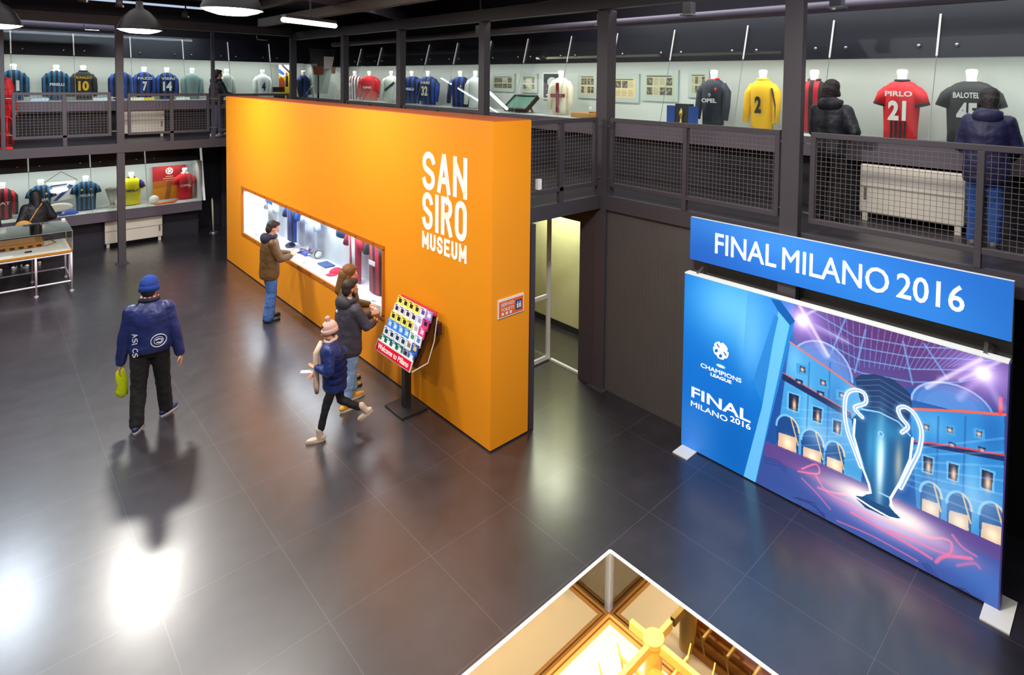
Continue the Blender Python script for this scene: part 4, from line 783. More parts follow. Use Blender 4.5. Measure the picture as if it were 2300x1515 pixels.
a = ony(346, 445, 18.62); MB_ = MB(); tag(MB_.sph((a.x, 18.62, SL+.115), .11).build('football', mat('ball_white', (235, 232, 224), .5, noise=.12, scale=14), smooth=True), 'white football resting between the yellow and red shirts', 'ball')
a, b = ony(343, 455, 19.1), ony(417, 369, 19.1); P = Paint(110, 120, (176, 96, 30)); P.poly([(0, .55), (1, .62), (1, 1), (0, 1)], (168, 26, 34)); P.glow(.5, .95, .4, .1, (220, 60, 50), .8); P.poly([(0, 0), (1, 0), (1, .4), (0, .34)], (196, 126, 16)); P.poly([(.35, 0), (.5, 0), (.6, .6), (.45, .6)], (120, 60, 30), .6); P.ell(.5, .84, .11, .1, (240, 236, 230))
for k in range(5): P.ell(.5+.06*math.cos(k*1.257), .84+.055*math.sin(k*1.257), .022, .022, (150, 30, 36))
P.line([(.4, .68), (.6, .68)], .012, (230, 160, 140), asp=.9); P.line([(.32, .62), (.68, .62)], .012, (230, 150, 130), asp=.9); P.line([(.4, .56), (.6, .56)], .008, (220, 150, 120), asp=.9)
t = thing('tournament_poster', 'red and amber tournament poster with a white ball emblem at the right end', 'poster', ((a.x+b.x)/2, 19.1, SL)); MB().box(a.x, b.x, 19.1, 19.12, SL, b.z).build('board', WHITE, t)
print_grid('print', P, (a.x, 19.097, SL), (b.x-a.x, 0, 0), (0, 0, b.z-SL), vcolmat('newsprint'), t)
a = ony(375, 455, 18.45); tag(MB().tube([(a.x-.28, 18.4, SL+.02), (a.x-.1, 18.42, SL+.02), (a.x+.12, 18.45, SL+.03), (a.x+.27, 18.5, SL+.07)], [.02, .035, .035, .02], 8).build('orange_scarf', mat('scarf_orange', (226, 110, 50), .7), smooth=True), 'orange scarf lying along the shelf before the poster', 'scarf')
for px, lb in ((62, 'white card on the lower shelf behind the table'), (112, 'small white label on the lower shelf under the azure shirt'), (182, 'white caption card under the azure shirt right of the pennant'), (230, 'small blue and white card left of the silver cup'), (408, 'white caption card under the red OPEL shirt')):
    a = ony(px, 480, 18.36); tag(MB().box(a.x-.09, a.x+.09, 18.34, 18.42, SL, SL+.012).build('caption_card', WHITE), lb, 'card')
# ================================================================ things in the orange wall window
def hang(label, y, z1, wd, ln, m, sleeve=True, x=4.42, extra=None, rot=.0, dark=None, wh=None):
    t = thing('hanging_shirt', label, 'football shirt', (x, y, wz0), -math.pi/2+rot, 'shirts hanging in the orange wall window'); z = z1-wz0
    MB().oval([(0, 0, z-ln, wd, .05), (0, 0, z-ln*.5, wd*.97, .06), (0, 0, z-.12, wd, .07), (0, 0, z-.04, wd*.8, .06), (0, 0, z, wd*.35, .05)], 24).build('shirt_body', m, t, local=True, smooth=True)
    if sleeve:
        for s in (-1, 1): MB().tube([(s*wd*.75, 0, z-.08), (s*wd*1.15, -.01, z-.2), (s*wd*1.45, -.02, z-.32)], [.06, .065, .06], 12).build('sleeve', wh or m, t, local=True, smooth=True)
    if extra: extra(t, z)
    return t
def band(z0, z1, col, wd=.2):
    return lambda t, z: MB().box(-wd, wd, -.075, -.068, z+z0, z+z1).build('band', mat('band_%d_%d_%d' % col, col, .6), t, local=True)
NV, CL = cloth('navyblue2', (20, 52, 130)), cloth('claret', (140, 16, 44))
wz = wz0+.012
hang('white shirt with a blue hem band at the far end of the window', 13.35, 1.78, .2, .62, cloth('white', (214, 222, 220)), extra=band(-.16, -.09, (20, 66, 170)))
hang('blue and black striped shirt behind the man in brown', 12.25, 1.80, .21, .78, M_INTER2, sleeve=True)
hang('pale blue-white shirt with small dark print left of the glass divider', 11.3, 1.8, .25, .7, cloth('icewhite', (196, 208, 232)), extra=lambda t, z: letters('lettering', 'PIRELLI', (-.15, -.075, z-.25), (1, 0, 0), (0, 0, 1), .2, .05, mat('print_grey', (90, 100, 130), .6), t, .002, .02, local=True))
hang('short blue sleeve of a shirt just right of the glass divider', 10.0, 1.82, .16, .28, cloth('teal', (20, 84, 140)), sleeve=False)
hang('claret and white striped shirt in the window', 9.45, 1.8, .2, .88, BB('claret_white', (150, 18, 48), (226, 226, 236), .2), sleeve=True, wh=CL)
hang('red and black striped long shirt in the window', 8.72, 1.8, .2, .9, BB('red_black2', (188, 20, 50), (24, 18, 30), .16), wh=cloth('charcoal', (34, 36, 40)), extra=band(-.45, -.38, (226, 226, 230), .1))
hang('white shirt with black handwriting at the near end of the window', 8.12, 1.8, .18, .85, cloth('icewhite', (196, 208, 232)), extra=lambda t, z: letters('lettering', 'KP', (-.06, -.075, z-.5), (1, 0, 0), (0, 0, 1), .12, .16, mat('print_dark', (40, 44, 60), .6), t, .002, .02, local=True))
def cap(label, px, py, r, m, peak=True, name='cap', z=wz, ang=0.):
    p = onz(px, py, z); t = thing(name, label, 'cap', p, ang)
    MB().ell((0, 0, 0), (r, 0, 0), (0, r, 0), (0, 0, r*.75)).build('crown', m, t, local=True, smooth=True)
    if peak: MB().ell((-r*1.1, 0, .012), (r*.7, 0, 0), (0, r*.8, 0), (0, 0, .01)).build('peak', m, t, local=True, smooth=True)
cap('navy cap on the window deck in front of the phone of the man in brown', 652, 552, .1, mat('cap_navy', (20, 34, 70), .7), ang=1.2)
cap('dark blue and white cap right of the navy cap in the window', 678, 566, .1, mat('cap_navy2', (24, 44, 96), .7), ang=2.2)
p = onz(686, 572, wz); t = thing('blue_pennant', 'folded blue wedge-shaped pennant on the window deck', 'pennant', p)
MB().poly([(p.x-.05, p.y+.14, wz+.002), (p.x-.05, p.y-.12, wz+.002), (p.x+.06, p.y-.14, wz+.14)], (.012, 0, 0)).build('cloth', mat('cap_blue', (16, 70, 170), .6), t)
for px, py, lb in ((702, 568, 'white and dark ball in the window, right of the blue wedge pennant'), (713, 580, 'second white ball beside the glass divider in the window')):
    p = onz(px, py, wz); tag(MB().sph((p.x, p.y, wz+.085), .085).build('football', mat('ball_spotted', (228, 228, 226), .5, stripes=((40, 40, 46), .07, 1, 0, .3)), smooth=True), lb, 'ball')
p = onz(730, 595, wz); tag(MB().box(p.x-.08, p.x+.1, p.y-.2, p.y+.15, wz, wz+.025).build('blue_booklet', mat('booklet_blue', (52, 84, 140), .6)), 'flat blue booklet on the window deck right of the divider', 'booklet')
cap('red cap on the window deck under the claret striped shirt', 755, 612, .12, mat('cap_red', (214, 20, 60), .7), ang=.6)
p = onz(775, 628, wz); tag(MB().tube([(p.x+.05, p.y+.12, wz+.03), (p.x, p.y, wz+.04), (p.x+.04, p.y-.18, wz+.03)], .035, 8).build('folded_scarf', mat('scarf_multi', (226, 190, 60), .7, stripes=((60, 50, 140), .06, 1, 0, .5)), smooth=True), 'yellow and blue folded scarf above the head of the bearded man', 'scarf')
for px, py, lb in ((575, 527, 'small caption card at the far end of the window'), (683, 590, 'caption card on the window deck below the blue wedge'), (733, 617, 'caption card below the blue booklet'), (838, 676, 'caption card at the near end of the window deck')):
    p = onz(px, py, wz); tag(MB().box(p.x-.02, p.x+.03, p.y-.05, p.y+.05, wz, wz+.004).build('caption_card', mat('card_grey', (150, 156, 176), .6)), lb, 'card')
# ================================================================ leaflet stand
t = thing('leaflet_stand', 'black leaflet stand with a red Welcome to Milano strip before the orange wall', 'leaflet stand', (3.88, 6.82, 0)); ST = mat('stand_black', (42, 40, 42), .35)
MB().box(3.70, 4.07, 6.6, 7.05, .0, .03).build('base_plate', ST, t, bevel=.005); MB().box(3.84, 3.93, 6.78, 6.87, .03, 1.0).build('post', ST, t, bevel=.004)
LY0, LY1 = 6.28, 7.14
A0, A1 = Vector((3.66, 0, .80)), Vector((3.97, 0, 1.36)); sl = (A1-A0); nl = Vector((-sl.z, 0, sl.x)).normalized()
q4 = lambda a, b, y0, y1: [Vector((a.x, y1, a.z)), Vector((a.x, y0, a.z)), Vector((b.x, y0, b.z)), Vector((b.x, y1, b.z))]
MB().poly(q4(A0-nl*.06, A1-nl*.02, LY0, LY1), -nl*.012).build('back_board', mat('rack_brown', (60, 24, 24), .5), t)
MB().poly(q4(A1-sl*.02, A1+sl*.07, LY0, LY1), -nl*.012).build('top_strip', mat('strip_crimson', (196, 24, 60), .5), t)
for y in (LY0-.004, LY1): MB().poly([(A0.x-.03, y, A0.z-.06), (A0.x+.16, y, A0.z-.04), (A1.x+.02, y, A1.z-.12), (A1.x, y, A1.z)], (0, .004, 0)).build('side_panel', GLASS, t)
MB().tube([(3.64, LY0-.01, .76), (3.86, LY0-.01, .80), (3.95, LY0-.01, 1.05), (3.99, LY0-.01, 1.34)], .007, 6).build('wire_edge', WHITE, t)
MB().box(3.99, 4.05, 6.25, 6.37, 1.1, 1.26).build('side_box', mat('rack_brown', (60, 24, 24), .5), t, bevel=.01)
W0, W1 = Vector((3.61, 0, .765)), Vector((3.655, 0, .895)); fn = Vector((-1, 0, .34)).normalized()
MB().poly(q4(W0, W1, LY0-.01, LY1+.01), -fn*.008).build('front_strip_edge', WHITE, t); g = Vector((0, 0, .008))
MB().poly(q4(W0+g*1.3+fn*.002, W1-g+fn*.002, LY0+.005, LY1-.005), -fn*.003).build('front_strip', mat('strip_red', (206, 10, 50), .5, emit=.12), t)
letters('lettering', 'Welcome to Milano', (3.622, LY1-.05, .80), (0, -1, 0), (W1-W0).normalized(), .76, .062, mat('white_lettering', (255, 250, 240), .6), t, .006, .03)
ROWS = [('green and white', (18, 110, 100), (235, 240, 240)), ('white and navy', (232, 236, 240), (30, 50, 100)), ('blue', (70, 140, 225), (200, 225, 250)), ('yellow and black, lower', (238, 226, 110), (34, 30, 34)), ('white and black', (228, 224, 236), (44, 36, 70)), ('yellow and black, upper', (240, 226, 104), (34, 28, 30))]
ALT = {(0, 4): ((150, 160, 175), (30, 40, 70)), (1, 5): ((40, 90, 190), (240, 200, 90)), (2, 4): ((236, 238, 242), (60, 150, 90)), (2, 5): ((240, 240, 242), (90, 130, 200)), (3, 5): ((214, 60, 130), (240, 200, 220)), (4, 5): ((214, 60, 130), (40, 20, 40)), (5, 5): ((150, 140, 210), (235, 235, 245)), (1, 4): ((236, 238, 242), (140, 120, 100)), (3, 4): ((236, 238, 242), (180, 180, 190)), (0, 5): ((60, 110, 180), (235, 235, 240)), (5, 4): ((228, 228, 240), (90, 70, 150)), (4, 4): ((228, 228, 240), (150, 150, 190))}
ordn = ['leftmost', 'second from left', 'third from left', 'fourth from left', 'fifth from left', 'rightmost']; rown = ['bottom', 'second lowest', 'third lowest', 'fourth lowest', 'second highest', 'top']
for r in range(6):
    f = (r+.25)/6.3; base = A0+sl*f-nl*.02
    MB().poly(q4(base+nl*.06, base+nl*.06+Vector((.01, 0, .02)), LY0, LY1), Vector((.006, 0, 0))).build('tray_lip', glassmat('banner_clear'), t)
    for k in range(6):
        y1 = LY1-.015-k*.142; y0 = y1-.13; c1, c2 = ALT.get((r, k), ROWS[r][1:])
        b0 = base+nl*.045; tp = b0+Vector((.035, 0, .125)); no = Vector((-1, 0, .28)).normalized()
        lf = thing('leaflet_stack', '%s leaflets, %s in the %s row' % ('printed' if (r, k) in ALT else ROWS[r][0].split(',')[0], ordn[k], rown[r]), 'leaflets', (b0.x, (y0+y1)/2, b0.z), 0, 'leaflets in the leaflet stand')
        MB().poly(q4(b0, tp, y0, y1), -no*.014).build('sheets', mat('leaf_%d_%d_%d' % c1, c1, .5, noise=.05), lf)
        d = tp-b0; MB().poly(q4(b0+d*.42+no*.001, b0+d*.8+no*.001, y0+.02, y1-.04), -no*.002).poly(q4(b0+d*.86+no*.001, b0+d*.93+no*.001, y0+.05, y1-.015), -no*.002).build('cover_print', mat('leafp_%d_%d_%d' % c2, c2, .5, noise=.1), lf)
# ================================================================ left table showcase
t = thing('showcase_table', 'long glass-topped showcase table with pale metal legs at the left', 'showcase table', (.2, 15.8, 0)); TM = mat('table_metal', (206, 200, 214), .35, .3)
tx0, tx1, ty0, ty1 = -1.9, 1.33, 15.2, 16.38
for x in (-1.4, -.3, .79, 1.31):
    for y in (15.22, 16.36):
        MB().tube([(x, y, .02), (x, y, .77)], .02, 8).build('leg', TM, t, smooth=True); MB().lathe([(.001, 0), (.035, 0), (.03, .02), (.001, .02)], (x, y, 0), 10).build('foot', TM, t)
MB().tube([(1.31, 15.6, .2), (1.31, 15.6, .77)], .016, 8).build('brace', TM, t)
for y in (15.22, 16.36): MB().tube([(tx0, y, .2), (tx1-.02, y, .2)], .018, 8).build('stretcher', TM, t); MB().tube([(tx0, y, .75), (tx1-.02, y, .75)], .018, 8).build('upper_rail', TM, t)
MB().tube([(1.31, 15.22, .2), (1.31, 16.36, .2)], .018, 8).build('stretcher', TM, t)
MB().box(tx0, tx1, ty0, ty1, .775, .815).build('wooden_edge', mat('table_edge', (184, 122, 26), .5, noise=.1), t); MB().box(tx0+.02, tx1-.02, ty0+.02, ty1-.02, .815, .822).build('table_top', mat('top_white', (238, 234, 220), .4, noise=.02), t)
MB().box(tx0, tx1, ty0, ty0+.006, .822, 1.2).box(tx1-.006, tx1, ty0, ty1, .822, 1.2).box(tx0, tx1, ty1-.006, ty1, .822, 1.2).build('glass_side', GLASS, t)
MB().box(tx0, tx1, ty0, ty1, 1.2, 1.206).build('glass_lid', glassmat('lid_glass', (.8, .86, .86), 1.0, .08, .9), t)
for a, b in (((tx0, ty0), (tx1, ty0)), ((tx1, ty0), (tx1, ty1)), ((tx0, ty1), (tx1, ty1))): MB().bar((*a, 1.203), (*b, 1.203), .012).build('edge_strip', CHROME, t)
MB().bar((tx1, ty0, .82), (tx1, ty0, 1.2), .012).build('edge_strip', CHROME, t); MB().bar((tx1, ty1, .82), (tx1, ty1, 1.2), .012).build('edge_strip', CHROME, t); MB().box(tx1-.07, tx1-.01, ty1-.05, ty1, 1.206, 1.25).build('corner_lock', WHITE, t)
p = onz(42, 552, .84); t = thing('wooden_model', 'brown wooden stadium model inside the left showcase table', 'model', (p.x, p.y, .822)); WM = mat('model_wood', (190, 122, 52), .6, noise=.2, scale=18)
MB().box(p.x-.42, p.x+.36, p.y-.3, p.y+.34, .822, .92).build('body', WM, t, bevel=.02); MB().box(p.x-.3, p.x+.24, p.y-.18, p.y+.22, .92, .94).build('roof', mat('model_wood_light', (220, 160, 100), .6, noise=.2, scale=18), t)
for i in range(6): MB().box(p.x-.4+i*.13, p.x-.33+i*.13, p.y-.305, p.y-.3, .84, .88).build('opening', mat('board_dark', (44, 30, 24), .5), t)
MB().tube([(p.x+.38, p.y-.3, .83), (p.x+.55, p.y-.1, .83), (p.x+.5, p.y+.2, .83)], .012, 6).build('curved_ramp', WM, t)
p = onz(8, 575, .83); tag(MB().box(p.x-.3, p.x+.12, p.y-.12, p.y+.12, .822, .84).build('open_booklet', WHITE), 'white open booklet in the left table before the wooden model', 'booklet')
p = onz(62, 566, .83); tag(MB().box(p.x-.04, p.x+.06, p.y-.03, p.y+.05, .822, .84).build('dark_token', mat('board_dark', (44, 30, 24), .5)), 'small dark square label in the left showcase table', 'label')
# ================================================================ glass case with the golden model (near)
t = thing('glass_showcase', 'square glass showcase in the foreground with bright white rim', 'showcase', (1.98, 1.55, 0)); gx0, gx1, gy0, gy1, gz0, gz1 = 1.1, 2.89, .65, 2.45, .77, 1.2
RIM = mat('bright_rim', (250, 250, 255), .3, noise=0, emit=.55)  # brightness of the glass edges put in as emission
for a, b in (((gx0, gy1), (gx1, gy1)), ((gx1, gy0), (gx1, gy1)), ((gx0, gy0), (gx1, gy0)), ((gx0, gy0), (gx0, gy1))): MB().bar((*a, gz1), (*b, gz1), .014, .012).build('glass_rim', RIM, t)
MB().bar((gx1, gy1, gz0), (gx1, gy1, gz1), .01).build('corner_edge', RIM, t)
gs = glassmat('case_side_glass', (.96, .95, .93), 1.0, .03, .7)
MB().box(gx0, gx1, gy1-.008, gy1, gz0, gz1).build('glass_side', gs, t); MB().box(gx1-.008, gx1, gy0, gy1, gz0, gz1).build('glass_side', gs, t); MB().box(gx0, gx1, gy0, gy0+.008, gz0, gz1).build('glass_side', gs, t); MB().box(gx0, gx0+.008, gy0, gy1, gz0, gz1).build('glass_side', gs, t)
WO = mat('case_wood', (226, 160, 78), .4, noise=.1, scale=6)
MB().box(gx0, gx1, gy0, gy1, gz0-.06, gz0-.002).build('deck', WO, t)
for d0, d1, z, m in ((0, .026, .012, WO), (.028, .035, .004, mat('groove_brown', (130, 80, 34), .5)), (.037, .06, .01, WO)):
    MB().box(gx0+d0, gx1-d0, gy1-d1, gy1-d0, gz0-.002, gz0+z).build('wooden_border', m, t); MB().box(gx1-d1, gx1-d0, gy0+d0, gy1-d1, gz0-.002, gz0+z).build('wooden_border', m, t)
MB().box(gx0+.06, gx1-.06, gy0+.06, gy1-.06, gz0-.002, gz0+.006).build('light_panel', mat('panel_cream', (255, 228, 176), .5, noise=.01, emit=.3), t)
for x, y in ((gx0+.08, gy0+.08), (gx1-.08, gy0+.08), (gx0+.08, gy1-.08), (gx1-.08, gy1-.08)): MB().box(x-.04, x+.04, y-.04, y+.04, 0, gz0-.06).build('leg', mat('leg_dark', (46, 42, 44), .5), t)
# golden stadium model
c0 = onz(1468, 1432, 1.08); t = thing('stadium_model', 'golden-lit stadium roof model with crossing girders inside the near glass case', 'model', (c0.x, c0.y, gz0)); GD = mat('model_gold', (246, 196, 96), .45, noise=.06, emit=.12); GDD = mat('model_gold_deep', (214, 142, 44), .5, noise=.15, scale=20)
mz = 1.08; Lx, Ly = 1.3, 1.2
for i, (dx, dy) in enumerate(((0, 0), (-.95, 0), (0, -.95), (-.95, -.95))):
    MB().lathe([(.001, mz-gz0), (.052, mz-gz0), (.052, 0), (.001, 0)], (c0.x+dx, c0.y+dy, gz0), 24).build('corner_tower', GD, t); MB().lathe([(.06, -.03), (.062, 0), (.001, .0)], (c0.x+dx, c0.y+dy, mz+.006), 24).build('tower_cap', GD, t)
for dy in (0, -.95): MB().bar((c0.x-1.0, c0.y+dy, mz-.03), (c0.x+.17, c0.y+dy, mz-.03), .03, .05).build('main_girder', GD, t)
for dx in (0, -.95): MB().bar((c0.x+dx, c0.y-1.0, mz-.03), (c0.x+dx, c0.y+.17, mz-.03), .03, .05).build('main_girder', GD, t)
for k in range(5):
    o_ = -.17-k*.16
    MB().bar((c0.x+o_, c0.y-1.0, mz-.07), (c0.x+o_, c0.y+.1, mz-.07), .014, .02).build('roof_girder', GD, t); MB().bar((c0.x-1.0, c0.y+o_, mz-.07), (c0.x+.1, c0.y+o_, mz-.07), .014, .02).build('roof_girder', GD, t)
    for (x, y, u_) in ((c0.x+o_, c0.y+.1, (0, 1)), (c0.x+.1, c0.y+o_, (1, 0))):
        MB().poly([(x, y, mz-.08), (x+.035*u_[0], y+.035*u_[1], mz-.01), (x-.03*u_[0], y-.03*u_[1], mz-.2)], (.008*u_[1], .008*u_[0], 0)).build('roof_fin', GD, t)
    MB().bar((c0.x+o_, c0.y-.06, mz-.09), (c0.x-.06, c0.y+o_, mz-.09), .008, .012).build('diagonal_brace', GD, t)
for z, r_ in ((.02, .98), (.07, .94), (.12, .9), (.17, .86)):     # stepped stands
    e0 = (1-r_)/2; x0, x1, y0, y1 = c0.x-.98+e0, c0.x+.03-e0, c0.y-.98+e0, c0.y+.03-e0; kk = .1
    mb = MB(); mb.box(x0, x1, y1-kk, y1, gz0+z-.02, gz0+z+.03); mb.box(x0, x1, y0, y0+kk, gz0+z-.02, gz0+z+.03); mb.box(x0, x0+kk, y0+kk, y1-kk, gz0+z-.02, gz0+z+.03); mb.box(x1-kk, x1, y0+kk, y1-kk, gz0+z-.02, gz0+z+.03); mb.build('stand_tier', GDD, t)
MB().box(c0.x-.75, c0.x-.2, c0.y-.75, c0.y-.2, gz0+.006, gz0+.02).build('pitch', mat('model_pitch', (120, 104, 60), .6, noise=.2), t)
# ================================================================ people
def ik(a, b, l1, l2, pole):
    a, b, pole = Vector(a), Vector(b), Vector(pole); d = b-a; L = min(max(d.length, 1e-4), (l1+l2)*.999); dn = d.normalized()
    x = (l1*l1-l2*l2+L*L)/(2*L); h = math.sqrt(max(l1*l1-x*x, 0)); p = pole-dn*pole.dot(dn); p.normalize(); return a+dn*x+p*h
CREASE = {}
def crease(o, st, sc):
    if sc not in CREASE: q = bpy.data.textures.new('cloth_creases', 'CLOUDS'); q.noise_scale = sc; q.noise_depth = 2; CREASE[sc] = q
    d = o.modifiers.new('Creases', 'DISPLACE'); d.texture = CREASE[sc]; d.strength = st; d.mid_level = .5; d.texture_coords = 'LOCAL'
def person(label, loc, rotz, h, skin=(222, 160, 128), look=(0, 1, -.1), tilt=0., lw=(-.24, .08, .80), rw=(.24, .08, .80), lp=(-.3, -.6, 0), rp=(.3, -.6, 0), lf=(-.1, .0, .0), rf=(.1, .0, .0),
           lfy=.12, rfy=-.12, lk=(0, 1, 0), rk=(0, 1, 0), lean=0., jacket=None, hem=.82, puff=1., trousers=None, shoes=None, sole=None, hair='short', haircol=(44, 32, 26), hat=None, hatcol=None, bun=False,
           voxel=.0075, collar=None, hood=None, flare=1., hl_=.26, boots=False, curl=.6, hips=.13, palm_l=(0, 0, -1), palm_r=(0, 0, -1), cuffs=None, slim=1.):
    s = h/1.75; V = lambda *a: Vector(a)*s
    t = thing('person', label, 'person', loc, rotz)
    pel = V(0, 0, .94); chest = V(0, lean*.7, 1.3); nk = V(0, lean+.01, 1.485); hd = V(0, lean+.03+tilt*.05, 1.635-abs(tilt)*.02)
    SK = mat('skin_%d' % skin[0], skin, .5, noise=.05, scale=20); lk_ = Vector(look).normalized(); up = Vector((0, 0, 1)); rt = lk_.cross(up).normalized(); hu = rt.cross(lk_).normalized()
    shl, shr = V(-.172, lean, 1.385), V(.172, lean, 1.385); lw, rw = Vector(lw)*s, Vector(rw)*s
    el, er = ik(shl, lw, .285*s, .265*s, lp), ik(shr, rw, .285*s, .265*s, rp)
    hl, hr = V(-.09, 0, .93), V(.09, 0, .93); al = Vector(lf)*s+V(0, 0, .085); ar = Vector(rf)*s+V(0, 0, .085)
    kl, kr = ik(hl, al, .432*s, .418*s, lk), ik(hr, ar, .432*s, .418*s, rk)
    b = MB()
    b.oval([(0, 0, .86*s, .13*s, .09*s), (0, 0, .95*s, .145*s, .1*s), (0, lean*.4*s, 1.1*s, .125*s, .09*s), (0, lean*.7*s, 1.28*s, .15*s, .1*s), (0, lean*s, 1.41*s, .15*s, .09*s), (0, lean*s, 1.46*s, .06*s, .055*s)], 20)
    b.cap(nk-V(0, 0, .06), hd-hu*.05*s, .054*s, .05*s)
    for a, e, w_ in ((shl, el, lw), (shr, er, rw)): b.cap(a, e, .05*s, .038*s); b.cap(e, w_, .038*s, .026*s)
    for a, k_, f in ((hl, kl, al), (hr, kr, ar)): b.cap(a, k_, .075*s, .05*s); b.cap(k_, f, .05*s, .034*s)
    # head: skull, face wedge, jaw, nose, brow, ears
    P = lambda x, y, z: hd+(rt*x+lk_*y+hu*z)*s
    b.ell(P(0, -.012, .02), rt*.076*s, lk_*.094*s, hu*.1*s, 20, 14); b.ell(P(0, .03, -.045), rt*.057*s, lk_*.058*s, hu*.075*s, 16, 10); b.ell(P(0, .068, -.092), rt*.024*s, lk_*.022*s, hu*.02*s, 10, 8)
    b.cap(P(0, .083, .01), P(0, .108, -.03), .009*s, .014*s, 8); b.ell(P(0, .085, .018), rt*.05*s, lk_*.012*s, hu*.009*s, 10, 6)
    for q in (-1, 1): b.ell(P(q*.079, -.006, -.015), rt*.01*s, lk_*.018*s, hu*.03*s, 8, 8)
    # hands
    for e, w_, pn, sd in ((el, lw, palm_l, -1), (er, rw, palm_r, 1)):
        d = (w_-e).normalized(); pn = Vector(pn); pn = (pn-d*pn.dot(d)).normalized(); sv = d.cross(pn).normalized()
        b.ell(w_+d*.05*s, d*.052*s, sv*.042*s, pn*.017*s, 12, 8)
        for i, ln in enumerate((.066, .078, .072, .056)):
            r0 = w_+d*.088*s+sv*(-.030+.020*i)*s; d1 = (d+pn*curl*.6).normalized(); m_ = r0+d1*ln*.55*s; d2 = (d+pn*curl*1.6).normalized(); b.cap(r0-d*.02*s, m_, .0095*s, .0088*s, 8); b.cap(m_, m_+d2*ln*.5*s, .0086*s, .0074*s, 8)
        ts = sv*(-sd)*1.0 if sd < 0 else sv*(-1)
        tb = w_+d*.03*s-sv*.036*s; tm = tb+(d*.6-sv*.6+pn*.5).normalized()*.04*s; b.cap(tb, tm, .0125*s, .011*s, 8); b.cap(tm, tm+(d*.9+pn*.5-sv*.1).normalized()*.034*s, .0105*s, .009*s, 8)
    body = b.build('body', SK, t, local=True, remesh=voxel, sm=3)
    for q in (-1, 1):
        MB().ell(P(q*.03, .078, .002), rt*.012*s, lk_*.009*s, hu*.007*s, 8, 6).build('eye', mat('eye_white', (236, 232, 226), .3), t, local=True, smooth=True); MB().ell(P(q*.03, .086, .002), rt*.006*s, lk_*.003*s, hu*.006*s, 8, 6).build('iris', mat('iris_dark', (40, 28, 22), .3), t, local=True, smooth=True)
    MB().ell(P(0, .086, -.06), rt*.022*s, lk_*.007*s, hu*.006*s, 10, 6).build('mouth', mat('lips', (178, 96, 86), .5), t, local=True, smooth=True)
    # hair and hats
    if hair:
        H = mat('hair_%d_%d' % (haircol[0], haircol[2]), haircol, .55, noise=.35, scale=45, bump=.6); m = MB()
        m.ell(P(0, -.03, .04), rt*.087*s, lk_*.095*s, hu*.093*s, 18, 12); m.ell(P(0, -.055, -.02), rt*.08*s, lk_*.06*s, hu*.085*s, 16, 10)
        if hair == 'short': m.ell(P(0, .03, .09), rt*.065*s, lk_*.06*s, hu*.035*s, 14, 8)
        if hair == 'receding': pass
        if hair == 'beard': m.ell(P(0, .035, -.085), rt*.06*s, lk_*.058*s, hu*.045*s, 14, 8); m.ell(P(0, .03, .09), rt*.068*s, lk_*.065*s, hu*.045*s, 14, 8); [m.cap(P(q*.072, .005, -.01), P(q*.06, .03, -.08), .012*s, .016*s, 8) for q in (-1, 1)]
        if hair == 'long': m.cap(P(0, -.06, -.02), P(0, -.075, -hl_), .098*s, .078*s, 14); m.ell(P(0, -.03, .035), rt*.1*s, lk_*.105*s, hu*.1*s, 18, 12); [m.cap(P(q*.065, -.01, .0), P(q*.085, .0, .04-hl_), .034*s, .03*s, 10) for q in (-1, 1)]; m.ell(P(0, .02, .088), rt*.065*s, lk_*.06*s, hu*.035*s, 14, 8)
        if bun: m.sph(P(0, -.1, .09), .05*s)
        m.build('hair', H, t, local=True, remesh=.009, sm=2)
    if hat:
        HM = mat('knit_%d_%d' % (hatcol[0], hatcol[2]), hatcol, .85, noise=.15, scale=60, bump=.5); m = MB()
        m.ell(P(0, -.025, .045), rt*.095*s, lk_*.112*s, hu*.115*s, 20, 12); m.build('hat', HM, t, local=True, smooth=True)
        R = []
        for z, r_ in ((-.02, 1.), (-.018, 1.04), (.045, 1.05), (.05, .99)): R.append([P(.098*r_*math.cos(a*math.pi/12), -.018+.115*r_*math.sin(a*math.pi/12), z-.012) for a in range(24)])
        MB().rings(R).build('hat_brim', HM, t, local=True, smooth=True)
        if hat == 'pompom': MB().sph(P(0, -.03, .185), .042*s).build('pompom', mat('pompom_pink', (226, 176, 168), .9, noise=.3, scale=70, bump=1), t, local=True, smooth=True)
    # trousers
    m = MB(); TR = trousers; m.oval([(0, 0, .84*s, .15*s*slim, .115*s), (0, 0, .93*s, .165*s*slim, .125*s), (0, lean*.2*s, 1.03*s, .15*s*slim, .115*s)], 20)
    for a, k_, f in ((hl, kl, al), (hr, kr, ar)): f2 = f+(k_-f).normalized()*(.0 if not boots else .1)*s; m.cap(a, k_, .105*s*slim, .078*s*slim); m.cap(k_, f2, .078*s*slim, .064*s*flare*slim)
    crease(m.build('trousers', TR, t, local=True, remesh=.010, sm=5), .022, .08)
    # shoes
    for f, yaw, k_, nm in ((al, lfy, kl, 'shoe'), (ar, rfy, kr, 'shoe')):
        sh = (f-k_).normalized(); ff = Vector((-math.sin(yaw), math.cos(yaw), 0)); lift = f.z-.085*s
        if lift > .05*s: ff = (ff-Vector((0, 0, .75))).normalized()
        uu = -sh; uu = (uu-ff*uu.dot(ff)).normalized() if lift > .05*s else Vector((0, 0, 1)); ss = ff.cross(uu); c_ = f-uu*.045*s
        m = MB(); m.ell(c_-ff*.02*s+uu*.005*s, ff*.075*s, ss*.04*s, uu*.045*s, 16, 10); m.ell(c_+ff*.09*s-uu*.008*s, ff*.1*s, ss*.044*s, uu*.034*s, 16, 10); m.cap(c_+uu*.0*s, c_+uu*(.05 if not boots else .14)*s, .043*s, .044*s if not boots else .056*s)
